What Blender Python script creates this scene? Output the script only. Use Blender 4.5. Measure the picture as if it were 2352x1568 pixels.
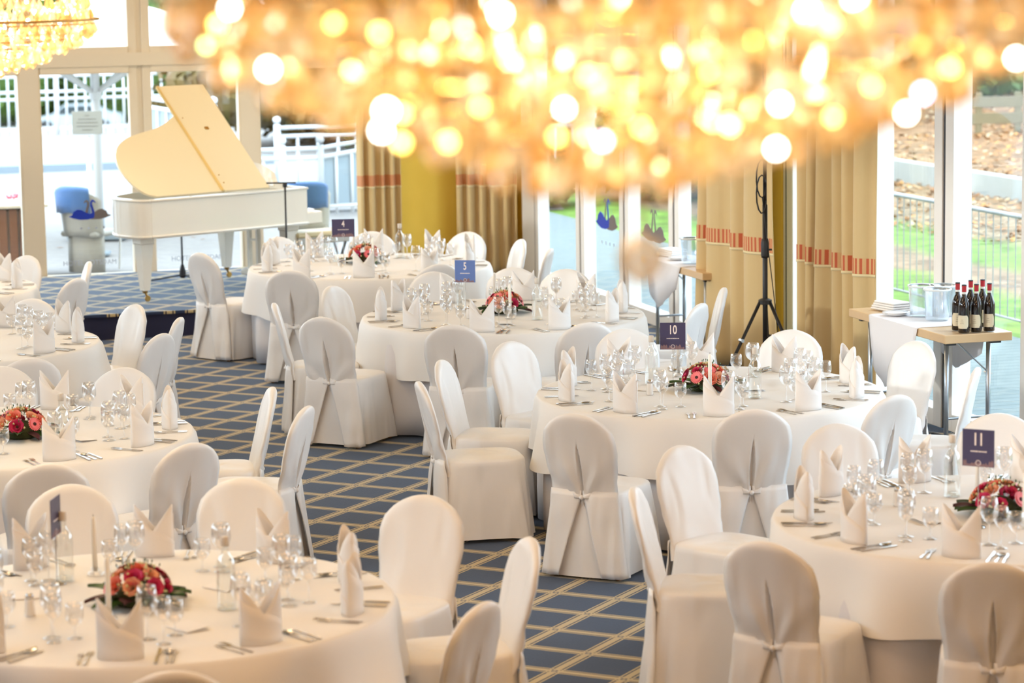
import bpy, math, random
from mathutils import Vector, Matrix
random.seed(7)
PI = math.pi
sin, cos, rad = math.sin, math.cos, math.radians
for o in list(bpy.data.objects):
    bpy.data.objects.remove(o, do_unlink=True)
SC = bpy.context.scene
COL = SC.collection

# ------------------------------------------------------------------ camera, world, lights, exposure
TH, PHI, CH = rad(7.93), .0155, 3.25
cam_d = bpy.data.cameras.new('camera'); cam = bpy.data.objects.new('camera', cam_d); COL.objects.link(cam)
fwd = Vector((0, cos(TH), -sin(TH))); r0 = Vector((1, 0, 0)); u0 = Vector((0, sin(TH), cos(TH)))
cr = r0*cos(PHI) - u0*sin(PHI); cu = u0*cos(PHI) + r0*sin(PHI)
mw = Matrix.Identity(4)
for i in range(3):
    mw[i][0] = cr[i]; mw[i][1] = cu[i]; mw[i][2] = -fwd[i]
mw[2][3] = CH
cam.matrix_world = mw
cam_d.sensor_width = 36; cam_d.lens = 6300/2352*36
cam_d.clip_start = .05; cam_d.clip_end = 400
cam_d.dof.use_dof = True; cam_d.dof.focus_distance = 16.5; cam_d.dof.aperture_fstop = 3.0
SC.camera = cam
SC.view_settings.view_transform = 'Standard'; SC.view_settings.look = 'None'
SC.view_settings.gamma = 1; SC.view_settings.use_curve_mapping = False
SC.view_settings.exposure = 0.38
SC.cycles.use_denoising = True
SC.cycles.max_bounces = 8; SC.cycles.diffuse_bounces = 4; SC.cycles.glossy_bounces = 3
SC.cycles.transmission_bounces = 6; SC.cycles.transparent_max_bounces = 24
SC.cycles.caustics_reflective = False; SC.cycles.caustics_refractive = False
SC.cycles.sample_clamp_indirect = 6

w = bpy.data.worlds.new('overcast_sky'); SC.world = w; w.use_nodes = True
bg = w.node_tree.nodes['Background']; bg.inputs[0].default_value = (.72, .86, 1, 1); bg.inputs[1].default_value = 4.5

RA = rad(17)
UX, UY = cos(RA), sin(RA)          # room axes: u runs to the right glazing, v to the back glazing
def RW(u, v, z=0): return Vector((UX*u - UY*v, UY*u + UX*v, z))

def light(name, kind, loc, energy, color, size=1, rot=(0, 0, 0), size_y=None, spread=None):
    d = bpy.data.lights.new(name, kind); d.energy = energy; d.color = color
    if kind == 'AREA':
        d.size = size
        if size_y: d.shape = 'RECTANGLE'; d.size_y = size_y
        if spread: d.spread = spread
    elif kind == 'POINT': d.shadow_soft_size = size
    elif kind == 'SUN': d.angle = size
    o = bpy.data.objects.new(name, d); COL.objects.link(o); o.location = loc; o.rotation_euler = rot
    return o
WARM = (1, .70, .40)
# added warm fill areas under the hall ceiling, no fixtures modelled
for i, (a, b, e) in enumerate([(1.0, 8, 70), (4.8, 8, 60), (1.0, 14, 60), (5.5, 14, 14), (2.5, 21, 110), (6.0, 24.5, 60)]):
    light('ceiling_fill', 'AREA', RW(a, b, 5.5), e, WARM if b > 10 else (1, .60, .30), 2.2)
light('gallery_fill', 'AREA', RW(1.5, -1.5, 5.2), 260, (1, .60, .32), 3.0, (rad(50), 0, RA))  # added unseen warm fill for the camera-facing sides
# hazy sun low over the garden
sd_ = Vector((UX*.97-UY*.22, UY*.97+UX*.22, -.245)).normalized()
light('sun', 'SUN', (-30, 0, 30), 1.0, (1, .96, .90), rad(2.5), sd_.to_track_quat('-Z', 'Y').to_euler())

# ------------------------------------------------------------------ materials
MATS = {}
def mat(name, color, rough=.6, metal=0, noise=None, bump=None, emit=None, sheen=0, spec=.5, sub=0, coat=0):
    if name in MATS: return MATS[name]
    m = bpy.data.materials.new(name); m.use_nodes = True; nt = m.node_tree; N = nt.nodes; L = nt.links
    b = N['Principled BSDF']; b.inputs['Base Color'].default_value = (*color, 1)
    b.inputs['Roughness'].default_value = rough; b.inputs['Metallic'].default_value = metal
    b.inputs['Specular IOR Level'].default_value = spec
    b.inputs['Sheen Weight'].default_value = sheen; b.inputs['Coat Weight'].default_value = coat
    tc = N.new('ShaderNodeTexCoord')
    if noise:
        sc_, amt, c2 = noise
        n = N.new('ShaderNodeTexNoise'); n.inputs['Scale'].default_value = sc_; n.inputs['Detail'].default_value = 5
        L.new(tc.outputs['Object'], n.inputs['Vector'])
        r = N.new('ShaderNodeValToRGB'); r.color_ramp.elements[0].color = (*color, 1); r.color_ramp.elements[1].color = (*c2, 1)
        r.color_ramp.elements[0].position = .5-amt/2; r.color_ramp.elements[1].position = .5+amt/2
        L.new(n.outputs['Fac'], r.inputs['Fac']); L.new(r.outputs['Color'], b.inputs['Base Color'])
    if bump:
        n = N.new('ShaderNodeTexNoise'); n.inputs['Scale'].default_value = bump[0]; n.inputs['Detail'].default_value = 4
        if len(bump) > 3:
            mp = N.new('ShaderNodeMapping'); mp.inputs['Scale'].default_value = bump[3]; n.inputs['Distortion'].default_value = .6; n.inputs['Detail'].default_value = 1.2; n.inputs['Roughness'].default_value = .35
            L.new(tc.outputs['Object'], mp.inputs['Vector']); L.new(mp.outputs[0], n.inputs['Vector'])
        else: L.new(tc.outputs['Object'], n.inputs['Vector'])
        bp = N.new('ShaderNodeBump'); bp.inputs['Strength'].default_value = bump[1]; bp.inputs['Distance'].default_value = bump[2]
        L.new(n.outputs['Fac'], bp.inputs['Height']); L.new(bp.outputs['Normal'], b.inputs['Normal'])
    if emit:
        b.inputs['Emission Color'].default_value = (*emit[0], 1); b.inputs['Emission Strength'].default_value = emit[1]
    MATS[name] = m
    return m

def glass_mat(name, tint=(1, 1, 1), refl=.12, rough=.02, edge=.5):
    """thin clear glass: see-through, brighter reflections at grazing angles"""
    m = bpy.data.materials.new(name); m.use_nodes = True; nt = m.node_tree; N = nt.nodes; L = nt.links
    for n in list(N): N.remove(n)
    out = N.new('ShaderNodeOutputMaterial'); mx = N.new('ShaderNodeMixShader')
    t = N.new('ShaderNodeBsdfTransparent'); t.inputs[0].default_value = (*tint, 1)
    g = N.new('ShaderNodeBsdfGlossy'); g.inputs['Roughness'].default_value = rough; g.inputs[0].default_value = (1, 1, 1, 1)
    lw = N.new('ShaderNodeLayerWeight'); lw.inputs['Blend'].default_value = .35
    ma = N.new('ShaderNodeMath'); ma.operation = 'MULTIPLY_ADD'; ma.inputs[1].default_value = edge; ma.inputs[2].default_value = refl
    ma.use_clamp = True
    L.new(lw.outputs['Facing'], ma.inputs[0]); L.new(ma.outputs[0], mx.inputs[0])
    L.new(t.outputs[0], mx.inputs[1]); L.new(g.outputs[0], mx.inputs[2]); L.new(mx.outputs[0], out.inputs[0])
    return m

chair_cloth = mat('chair_cover_cotton', (.83, .825, .82), .42, sheen=.15, bump=(3.4, .6, .045, (1.7, 1.7, .75)), spec=.5)
cloth = mat('table_linen', (.83, .82, .80), .6, bump=(2.6, .5, .03, (1.5, 1.5, .5)), spec=.35)
undercloth = mat('under_linen', (.74, .73, .75), .75, spec=.2)
napkin_m = mat('napkin_linen', (.86, .85, .84), .75, spec=.2)
runner_m = mat('runner_linen', (.80, .79, .81), .7, spec=.2)
steel = mat('cutlery_steel', (.62, .58, .54), .18, 1)
brass = mat('brass', (.55, .32, .09), .3, 1)
chrome = mat('chrome', (.6, .6, .6), .15, 1)
table_steel = mat('table_leg_steel', (.40, .44, .48), .3, .8)
black = mat('black_metal', (.012, .012, .014), .45)
blackp = mat('black_plastic', (.02, .02, .022), .5)
wood_leg = mat('chair_leg_wood', (.35, .17, .06), .4)
frame_m = mat('window_frame_paint', (.80, .78, .74), .4)
frame_in = mat('inner_frame_paint', (.76, .66, .50), .45)
gasket_m = mat('dark_gasket', (.025, .03, .04), .5)
yellow = mat('yellow_plaster', (.80, .54, .07), .85, noise=(3, .8, (.84, .58, .09)))
wallm = mat('hall_plaster', (.58, .47, .34), .9)
ceilm = mat('ceiling_plaster', (.62, .54, .42), .9)
piano_m = mat('piano_lacquer', (.84, .80, .70), .18, coat=.5)
piano_lid = mat('piano_lid_lacquer', (.84, .74, .50), .2, coat=.5)
gold_trim = mat('piano_gilt_edge', (.75, .55, .22), .35, .3)
beech = mat('beech_laminate', (.62, .42, .22), .35, noise=(4, .9, (.68, .48, .27)))
candle_m = mat('candle_wax', (.88, .86, .80), .45)
porcelain = mat('porcelain', (.86, .86, .86), .15)
sign_dark = mat('sign_card_navy', (.055, .05, .12), .35)
sign_blue = mat('sign_card_blue', (.12, .2, .48), .3)
sign_print = mat('sign_print_white', (.85, .78, .76), .6)
sign_sky = mat('sign_print_skyline', (.24, .15, .17), .6)
sign_ring = mat('sign_print_ring', (.55, .48, .50), .6)
bottle_red = mat('wine_bottle_glass', (.012, .008, .008), .08, coat=.4)
foil_red = mat('bottle_foil_red', (.45, .02, .03), .35)
foil_white = mat('bottle_collar_white', (.8, .78, .74), .5)
label_m = mat('bottle_label_cream', (.74, .66, .48), .6)
cork_m = mat('cork', (.52, .30, .12), .8)
blue_blanket = mat('blue_blanket', (.05, .14, .35), .9, sheen=.3, bump=(40, .4, .01))
navy_blanket = mat('dark_blanket', (.10, .11, .16), .9)
stage_face = mat('stage_skirting_navy', (.010, .012, .045), .8)
wicker = mat('terrace_wicker', (.36, .35, .32), .6, bump=(60, .5, .01))
white_out = mat('white_painted_metal', (.70, .72, .74), .35)
galv = mat('galvanised_steel', (.36, .38, .40), .4, .5)
swan_blue = mat('decal_blue', (.0, .03, .42), .5)
swan_grey = mat('decal_grey', (.16, .13, .12), .5)
text_m = mat('decal_text', (.42, .47, .58), .6)
leafg = mat('arrangement_leaf', (.035, .10, .02), .45)
leafd = mat('arrangement_leaf_dark', (.02, .045, .015), .4)
leafp = mat('arrangement_leaf_purple', (.06, .012, .02), .4)
ros = [mat('petal_salmon', (.80, .20, .13), .55), mat('petal_pink', (.78, .12, .19), .55), mat('petal_deep_pink', (.55, .02, .10), .55), mat('petal_peach', (.82, .38, .22), .55)]
petal_g = mat('gerbera_pink', (.85, .18, .20), .5)
gerb_c = mat('gerbera_heart', (.05, .01, .01), .7)
berry = mat('filler_cream', (.62, .60, .30), .6)
moss = mat('floral_foam_moss', (.04, .05, .015), .9)
glass_clear = glass_mat('drinking_glass', (.965, .965, .965), .05, .03, .55)
bottle_clear = glass_mat('bottle_glass', (.95, .965, .96), .05, .03, .55)
pane_glass = glass_mat('window_glass', (.97, .985, .985), .02, .0, .12)
bucket_m = glass_mat('cooler_acrylic', (.90, .93, .95), .10, .15, .5)

def crystal_mat(name, col, tcol):
    m = bpy.data.materials.new(name); m.use_nodes = True; nt = m.node_tree; N = nt.nodes; L = nt.links
    for n in list(N): N.remove(n)
    out = N.new('ShaderNodeOutputMaterial'); mx = N.new('ShaderNodeMixShader'); mx2 = N.new('ShaderNodeMixShader')
    t = N.new('ShaderNodeBsdfTransparent'); t.inputs[0].default_value = (*tcol, 1)
    tl = N.new('ShaderNodeBsdfTranslucent'); tl.inputs[0].default_value = (*col, 1)
    g = N.new('ShaderNodeBsdfGlossy'); g.inputs['Roughness'].default_value = .12; g.inputs[0].default_value = (1, .93, .8, 1)
    lw = N.new('ShaderNodeLayerWeight'); lw.inputs['Blend'].default_value = .5
    mx.inputs[0].default_value = .5
    L.new(t.outputs[0], mx.inputs[1]); L.new(tl.outputs[0], mx.inputs[2])
    ma = N.new('ShaderNodeMath'); ma.operation = 'MULTIPLY_ADD'; ma.inputs[1].default_value = .5; ma.inputs[2].default_value = .12
    L.new(lw.outputs['Facing'], ma.inputs[0]); L.new(ma.outputs[0], mx2.inputs[0])
    L.new(mx.outputs[0], mx2.inputs[1]); L.new(g.outputs[0], mx2.inputs[2]); L.new(mx2.outputs[0], out.inputs[0])
    return m
crystals = [crystal_mat('crystal_champagne_glow', (1, .84, .58), (1, .92, .78)), crystal_mat('crystal_amber_glow', (.95, .72, .42), (1, .86, .66)), crystal_mat('crystal_clear', (.95, .88, .80), (1, .97, .92))]  # golden lamp glow is put into the tint of clear crystals

def carpet_mat():
    m = bpy.data.materials.new('lattice_carpet'); m.use_nodes = True; nt = m.node_tree; N = nt.nodes; L = nt.links
    b = N['Principled BSDF']; b.inputs['Roughness'].default_value = .95; b.inputs['Sheen Weight'].default_value = .3
    b.inputs['Sheen Roughness'].default_value = .4; b.inputs['Sheen Tint'].default_value = (.7, .85, 1, 1)
    b.inputs['Specular IOR Level'].default_value = .3
    g = N.new('ShaderNodeNewGeometry'); mp = N.new('ShaderNodeMapping'); mp.vector_type = 'POINT'
    S = .353
    # one grid direction runs along (.16,.31), the other across it
    mp.inputs['Rotation'].default_value = (0, 0, -rad(62.2))
    L.new(g.outputs['Position'], mp.inputs['Vector'])
    sp = N.new('ShaderNodeSeparateXYZ'); L.new(mp.outputs[0], sp.inputs[0])
    a = -rad(62.2); n0 = (.19, 13.1); ox = n0[0]*cos(a)-n0[1]*sin(a); oy = n0[0]*sin(a)+n0[1]*cos(a)
    def M(op, x, y=None, z=None):
        n = N.new('ShaderNodeMath'); n.operation = op
        for i, q in enumerate((x, y, z)):
            if q is None: continue
            if isinstance(q, (int, float)): n.inputs[i].default_value = q
            else: L.new(q, n.inputs[i])
        return n.outputs[0]
    ds = []
    for o_, off in ((sp.outputs[0], ox), (sp.outputs[1], oy)):
        f = M('FRACT', M('ADD', M('DIVIDE', M('SUBTRACT', o_, off), S), 100.5))
        ds.append(M('MULTIPLY', M('ABSOLUTE', M('SUBTRACT', f, .5)), S))
    def band(d):
        core = M('LESS_THAN', d, .0175)
        line = M('MULTIPLY', M('GREATER_THAN', d, .0265), M('LESS_THAN', d, .036))
        return M('MAXIMUM', core, line)
    def rim(d): return M('MULTIPLY', M('GREATER_THAN', d, .0175), M('LESS_THAN', d, .0265))
    cream = M('MAXIMUM', band(ds[0]), band(ds[1]))
    md = M('MAXIMUM', ds[0], ds[1])
    ring = M('MULTIPLY', M('GREATER_THAN', md, .008), M('LESS_THAN', md, .014))
    cream = M('MULTIPLY', cream, M('SUBTRACT', 1, ring))
    dark = M('MAXIMUM', rim(ds[0]), rim(ds[1]))
    nz = N.new('ShaderNodeTexNoise'); nz.inputs['Scale'].default_value = 90; nz.inputs['Detail'].default_value = 3
    L.new(g.outputs['Position'], nz.inputs['Vector'])
    r1 = N.new('ShaderNodeMix'); r1.data_type = 'RGBA'; r1.inputs[6].default_value = (.020, .031, .070, 1); r1.inputs[7].default_value = (.036, .054, .112, 1)
    L.new(nz.outputs['Fac'], r1.inputs[0])
    r2 = N.new('ShaderNodeMix'); r2.data_type = 'RGBA'; L.new(dark, r2.inputs[0]); L.new(r1.outputs[2], r2.inputs[6]); r2.inputs[7].default_value = (.018, .02, .05, 1)
    r3 = N.new('ShaderNodeMix'); r3.data_type = 'RGBA'; L.new(cream, r3.inputs[0]); L.new(r2.outputs[2], r3.inputs[6]); r3.inputs[7].default_value = (.52, .41, .22, 1)
    L.new(r3.outputs[2], b.inputs['Base Color'])
    bp = N.new('ShaderNodeBump'); bp.inputs['Strength'].default_value = .3; bp.inputs['Distance'].default_value = .004
    L.new(nz.outputs['Fac'], bp.inputs['Height']); L.new(bp.outputs['Normal'], b.inputs['Normal'])
    return m
carpet = carpet_mat()

def curtain_mat():
    return mat('curtain_sateen', (.58, .42, .19), .6, sheen=.2, noise=(2, .9, (.63, .47, .24)), spec=.3)
curtain_m = curtain_mat()
stripe_red = mat('curtain_band_red', (.50, .10, .035), .7)
stripe_cream = mat('curtain_band_cream', (.64, .40, .18), .7)
fringe_m = mat('curtain_braid', (.74, .62, .36), .8)

def lawn_mat():
    m = bpy.data.materials.new('garden_ground'); m.use_nodes = True; nt = m.node_tree; N = nt.nodes; L = nt.links
    b = N['Principled BSDF']; b.inputs['Roughness'].default_value = .95
    g = N.new('ShaderNodeNewGeometry')
    n1 = N.new('ShaderNodeTexNoise'); n1.inputs['Scale'].default_value = 3.5; n1.inputs['Detail'].default_value = 8; L.new(g.outputs['Position'], n1.inputs['Vector'])
    n2 = N.new('ShaderNodeTexNoise'); n2.inputs['Scale'].default_value = .7; n2.inputs['Detail'].default_value = 4; L.new(g.outputs['Position'], n2.inputs['Vector'])
    dt = N.new('ShaderNodeVectorMath'); dt.operation = 'DOT_PRODUCT'; L.new(g.outputs['Position'], dt.inputs[0]); dt.inputs[1].default_value = (UX, UY, 0)
    ad = N.new('ShaderNodeMath'); ad.operation = 'ADD'; ad.inputs[1].default_value = -.35
    ml = N.new('ShaderNodeMath'); ml.operation = 'MULTIPLY'; ml.inputs[1].default_value = .8; L.new(n2.outputs['Fac'], ml.inputs[0])
    L.new(dt.outputs['Value'], ad.inputs[0]); a2 = N.new('ShaderNodeMath'); a2.operation = 'ADD'; L.new(ad.outputs[0], a2.inputs[0]); L.new(ml.outputs[0], a2.inputs[1])
    mr = N.new('ShaderNodeMapRange'); mr.inputs[1].default_value = 10; mr.inputs[2].default_value = 20; L.new(a2.outputs[0], mr.inputs[0])
    rp = N.new('ShaderNodeValToRGB'); el = rp.color_ramp.elements
    el[0].position = 0; el[0].color = (.25, .48, .05, 1); el[1].position = 1; el[1].color = (.50, .26, .12, 1)
    for p, c in [(.22, (.25, .48, .05)), (.25, (.46, .30, .17)), (.31, (.44, .30, .18)), (.34, (.23, .46, .05)), (.43, (.24, .42, .07)), (.48, (.46, .34, .20)), (.70, (.50, .30, .14))]:
        e = el.new(p); e.color = (*c, 1)
    L.new(mr.outputs[0], rp.inputs['Fac'])
    vr = N.new('ShaderNodeMapRange'); vr.inputs[1].default_value = .3; vr.inputs[2].default_value = .7; vr.inputs[3].default_value = .26; vr.inputs[4].default_value = .70; L.new(n1.outputs['Fac'], vr.inputs[0])
    mu = N.new('ShaderNodeVectorMath'); mu.operation = 'SCALE'; L.new(rp.outputs['Color'], mu.inputs[0]); L.new(vr.outputs[0], mu.inputs['Scale'])
    L.new(mu.outputs[0], b.inputs['Base Color'])
    return m
lawn = lawn_mat()
deck_m = mat('deck_board', (.15, .19, .19), .8, noise=(6, .8, (.22, .26, .26)), spec=.2)
gravel = mat('terrace_paving', (.24, .225, .215), .85, noise=(9, .6, (.31, .29, .27)))
kerb_m = mat('kerb_stone', (.22, .27, .31), .8)
concrete = mat('garden_kerb_concrete', (.40, .43, .41), .9, noise=(5, .8, (.46, .48, .46)))
timber = mat('fence_timber', (.15, .13, .075), .85, noise=(6, .8, (.20, .17, .10)))
def bush_mat(name, a, b_): return mat(name, a, .6, noise=(1.7, .5, b_))
bush1 = bush_mat('foliage_green', (.045, .11, .016), (.12, .19, .035))
bush2 = bush_mat('foliage_dark', (.015, .04, .012), (.06, .09, .025))
bush3 = bush_mat('foliage_autumn', (.16, .14, .03), (.16, .075, .022))
bark = mat('bark', (.13, .09, .06), .9)

# ------------------------------------------------------------------ mesh helpers
class M:
    def __init__(s): s.v = []; s.f = []; s.m = []
    def add(s, vs, fs, mi=0, T=None):
        o = len(s.v)
        if T is not None: vs = [tuple(T @ Vector(p)) for p in vs]
        s.v += [tuple(p) for p in vs]; s.f += [tuple(i+o for i in f) for f in fs]; s.m += [mi]*len(fs)
        return s
    def box(s, c, d, rz=0, mi=0, T=None, bev=0):
        x, y, z = [q/2 for q in d]
        if bev:
            b = min(bev, x*.9, y*.9, z*.9)
            vs = []
            for sx in (-1, 1):
                for sy in (-1, 1):
                    for sz in (-1, 1):
                        vs += [(sx*x, sy*(y-b), sz*(z-b)), (sx*(x-b), sy*y, sz*(z-b)), (sx*(x-b), sy*(y-b), sz*z)]
            def I(a, b2, c2, k): return ((a > 0)*4+(b2 > 0)*2+(c2 > 0))*3+k
            fs = []
            for a in (-1, 1):
                fs.append([I(a, -1, -1, 0), I(a, 1, -1, 0), I(a, 1, 1, 0), I(a, -1, 1, 0)][::a])
                fs.append([I(-1, a, -1, 1), I(1, a, -1, 1), I(1, a, 1, 1), I(-1, a, 1, 1)][::-a])
                fs.append([I(-1, -1, a, 2), I(1, -1, a, 2), I(1, 1, a, 2), I(-1, 1, a, 2)][::a])
                for b_ in (-1, 1):
                    k = -a*b_
                    fs.append([I(a, b_, -1, 0), I(a, b_, 1, 0), I(a, b_, 1, 1), I(a, b_, -1, 1)][::-k])
                    fs.append([I(a, -1, b_, 0), I(a, 1, b_, 0), I(a, 1, b_, 2), I(a, -1, b_, 2)][::k])
                    fs.append([I(-1, a, b_, 1), I(1, a, b_, 1), I(1, a, b_, 2), I(-1, a, b_, 2)][::-k])
                    for c_ in (-1, 1):
                        fs.append([I(a, b_, c_, 0), I(a, b_, c_, 1), I(a, b_, c_, 2)][::a*b_*c_])
        else:
            vs = [(a*x, b*y, e*z) for a in (-1, 1) for b in (-1, 1) for e in (-1, 1)]
            fs = [(0, 1, 3, 2), (4, 6, 7, 5), (0, 4, 5, 1), (2, 3, 7, 6), (0, 2, 6, 4), (1, 5, 7, 3)]
        R = Matrix.Translation(c) @ Matrix.Rotation(rz, 4, 'Z')
        if T is not None: R = T @ R
        return s.add(vs, fs, mi, R)
    def lathe(s, prof, n=16, c=(0, 0, 0), mi=0, T=None, sx=1, sy=1):
        vs = []; fs = []
        for r, z in prof:
            for k in range(n):
                a = 2*PI*k/n; vs.append((c[0]+sx*r*cos(a), c[1]+sy*r*sin(a), c[2]+z))
        for i in range(len(prof)-1):
            for k in range(n):
                k2 = (k+1) % n; fs.append((i*n+k, i*n+k2, (i+1)*n+k2, (i+1)*n+k))
        if prof[0][0] > 1e-4 and prof[0][0] < 50: fs.append(tuple(range(n))[::-1])
        if prof[-1][0] > 1e-4: fs.append(tuple((len(prof)-1)*n+k for k in range(n)))
        return s.add(vs, fs, mi, T)
    def lathe_open(s, prof, n=16, c=(0, 0, 0), mi=0, T=None):
        vs = []; fs = []
        for r, z in prof:
            for k in range(n):
                a = 2*PI*k/n; vs.append((c[0]+r*cos(a), c[1]+r*sin(a), c[2]+z))
        for i in range(len(prof)-1):
            for k in range(n):
                k2 = (k+1) % n; fs.append((i*n+k, i*n+k2, (i+1)*n+k2, (i+1)*n+k))
        return s.add(vs, fs, mi, T)
    def tube(s, pts, r, n=8, mi=0, T=None):
        pts = [Vector(p) for p in pts]; vs = []; fs = []
        rs = r if isinstance(r, (list, tuple)) else [r]*len(pts)
        for i, p in enumerate(pts):
            d = (pts[min(i+1, len(pts)-1)]-pts[max(i-1, 0)]).normalized()
            a = d.cross(Vector((0, 0, 1)));
            if a.length < .05: a = d.cross(Vector((0, 1, 0)))
            a.normalize(); b = d.cross(a)
            for k in range(n):
                t = 2*PI*k/n; vs.append(p+(a*cos(t)+b*sin(t))*rs[i])
        for i in range(len(pts)-1):
            for k in range(n):
                k2 = (k+1) % n; fs.append((i*n+k, (i+1)*n+k, (i+1)*n+k2, i*n+k2))
        fs.append(tuple(range(n))); fs.append(tuple((len(pts)-1)*n+k for k in range(n))[::-1])
        return s.add(vs, fs, mi, T)
    def grid(s, fn, nu, nv, mi=0, T=None, closed=False):
        vs = [fn(i/(nu-1) if not closed else i/nu, j/(nv-1)) for j in range(nv) for i in range(nu)]
        fs = []
        for j in range(nv-1):
            for i in range(nu if closed else nu-1):
                i2 = (i+1) % nu; fs.append((j*nu+i, j*nu+i2, (j+1)*nu+i2, (j+1)*nu+i))
        return s.add(vs, fs, mi, T)
    def prism(s, poly, z0, z1, mi=0, T=None):
        n = len(poly)
        vs = [(x, y, z0) for x, y in poly]+[(x, y, z1) for x, y in poly]
        fs = [tuple(range(n))[::-1], tuple(range(n, 2*n))]+[(i, (i+1) % n, n+(i+1) % n, n+i) for i in range(n)]
        return s.add(vs, fs, mi, T)
    def obj(s, name, m, parent=None, smooth=False, loc=None, rz=0, thick=None, auto=None):
        me = bpy.data.meshes.new(name); me.from_pydata(s.v, [], s.f)
        for q in (m if isinstance(m, (list, tuple)) else [m]): me.materials.append(q)
        if any(s.m): me.polygons.foreach_set('material_index', s.m)
        if smooth: me.polygons.foreach_set('use_smooth', [True]*len(me.polygons))
        if auto is not None:
            me.polygons.foreach_set('use_smooth', [True]*len(me.polygons))
            try: me.set_sharp_from_angle(angle=rad(auto))
            except Exception: pass
        me.update()
        o = bpy.data.objects.new(name, me); COL.objects.link(o); o.parent = parent
        if loc is not None: o.location = loc
        o.rotation_euler.z = rz
        if thick:
            md = o.modifiers.new('thickness', 'SOLIDIFY'); md.thickness = thick; md.offset = 0
        return o

def thing(name, label, cat, loc=(0, 0, 0), rz=0, group=None):
    o = bpy.data.objects.new(name, None); COL.objects.link(o); o.location = loc; o.rotation_euler.z = rz
    o['label'] = label; o['category'] = cat; o.empty_display_size = .1
    if group: o['group'] = group
    return o
def tag(o, label, cat, group=None, kind=None):
    o['label'] = label; o['category'] = cat
    if group: o['group'] = group
    if kind: o['kind'] = kind
    return o
def struct(o):
    o['kind'] = 'structure'; return o
def dup(o, parent=None):
    c = o.copy(); COL.objects.link(c); c.parent = parent
    for ch in o.children: dup(ch, c)
    return c
def placed(proto, used, loc, rz, label, group=None):
    o = proto if not used.get(proto.name) else dup(proto)
    used[proto.name] = True
    o.location = loc; o.rotation_euler.z = rz; o['label'] = label
    if group: o['group'] = group
    return o
USED = {}
def text_mesh(name, s, size, m, parent, T, bold=.02, xs=1):
    cu_ = bpy.data.curves.new(name, 'FONT'); cu_.body = s; cu_.size = size; cu_.extrude = .0006; cu_.offset = bold*size
    cu_.align_x = 'CENTER'; cu_.align_y = 'CENTER'; cu_.resolution_u = 3
    to = bpy.data.objects.new(name, cu_); COL.objects.link(to)
    dg = bpy.context.evaluated_depsgraph_get(); dg.update()
    me = bpy.data.meshes.new_from_object(to.evaluated_get(dg)); bpy.data.objects.remove(to)
    me.transform(T @ Matrix.Diagonal((xs, 1, 1, 1))); me.materials.clear(); me.materials.append(m)
    o = bpy.data.objects.new(name, me); COL.objects.link(o); o.parent = parent
    return o
RZ = RA   # rotation that puts local x on u, local y on v

# ------------------------------------------------------------------ room shell
UR, VB, VN, UL, ZC = 8.3, 27.1, -3.0, -3.5, 5.6
def rbox(m, u1, u2, v1, v2, z1, z2, mi=0, bev=0):
    c = RW((u1+u2)/2, (v1+v2)/2, (z1+z2)/2)
    m.box(c, (abs(u2-u1), abs(v2-v1), abs(z2-z1)), RZ, mi, bev=bev); return m
struct(rbox(M(), UL, UR+.1, VN, VB+.1, -.12, 0).obj('floor', carpet))
struct(rbox(M(), UL-.2, UR+.2, VN-.2, VB+.2, ZC, ZC+.2).obj('ceiling', ceilm))
mb = M(); rbox(mb, UL-.2, UL, VN, 8, 0, ZC); rbox(mb, UL-.2, UL, 8, VB, 4.9, ZC); rbox(mb, UL-.2, UL, 8, 26.2, 0, 3.0); rbox(mb, UL-.2, UL, 26.2, VB, 0, 4.9)
struct(mb.obj('wall_left', wallm))
struct(rbox(M(), UL, UR, VN-.2, VN, 0, ZC).obj('wall_front', wallm))
GT = 3.7    # top of the glazing
mb = M(); rbox(mb, UL, UR, VB, VB+.2, GT, ZC); rbox(mb, 6.95, 8.42, VB-.02, VB+.2, 0, GT); rbox(mb, UL, -2.9, VB, VB+.2, 0, GT)
struct(mb.obj('wall_back', [yellow]))
mb = M(); rbox(mb, UR, UR+.2, VN, VB, GT, ZC); rbox(mb, UR-.06, UR+.2, 19.72, 20.62, 0, GT); rbox(mb, UR, UR+.2, VN, 8.8, 0, GT); rbox(mb, UR-.02, UR+.2, 26.55, 27.1, 0, GT)  # near stretch out of view is closed to keep cool daylight off
struct(mb.obj('wall_right', [yellow]))

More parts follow.
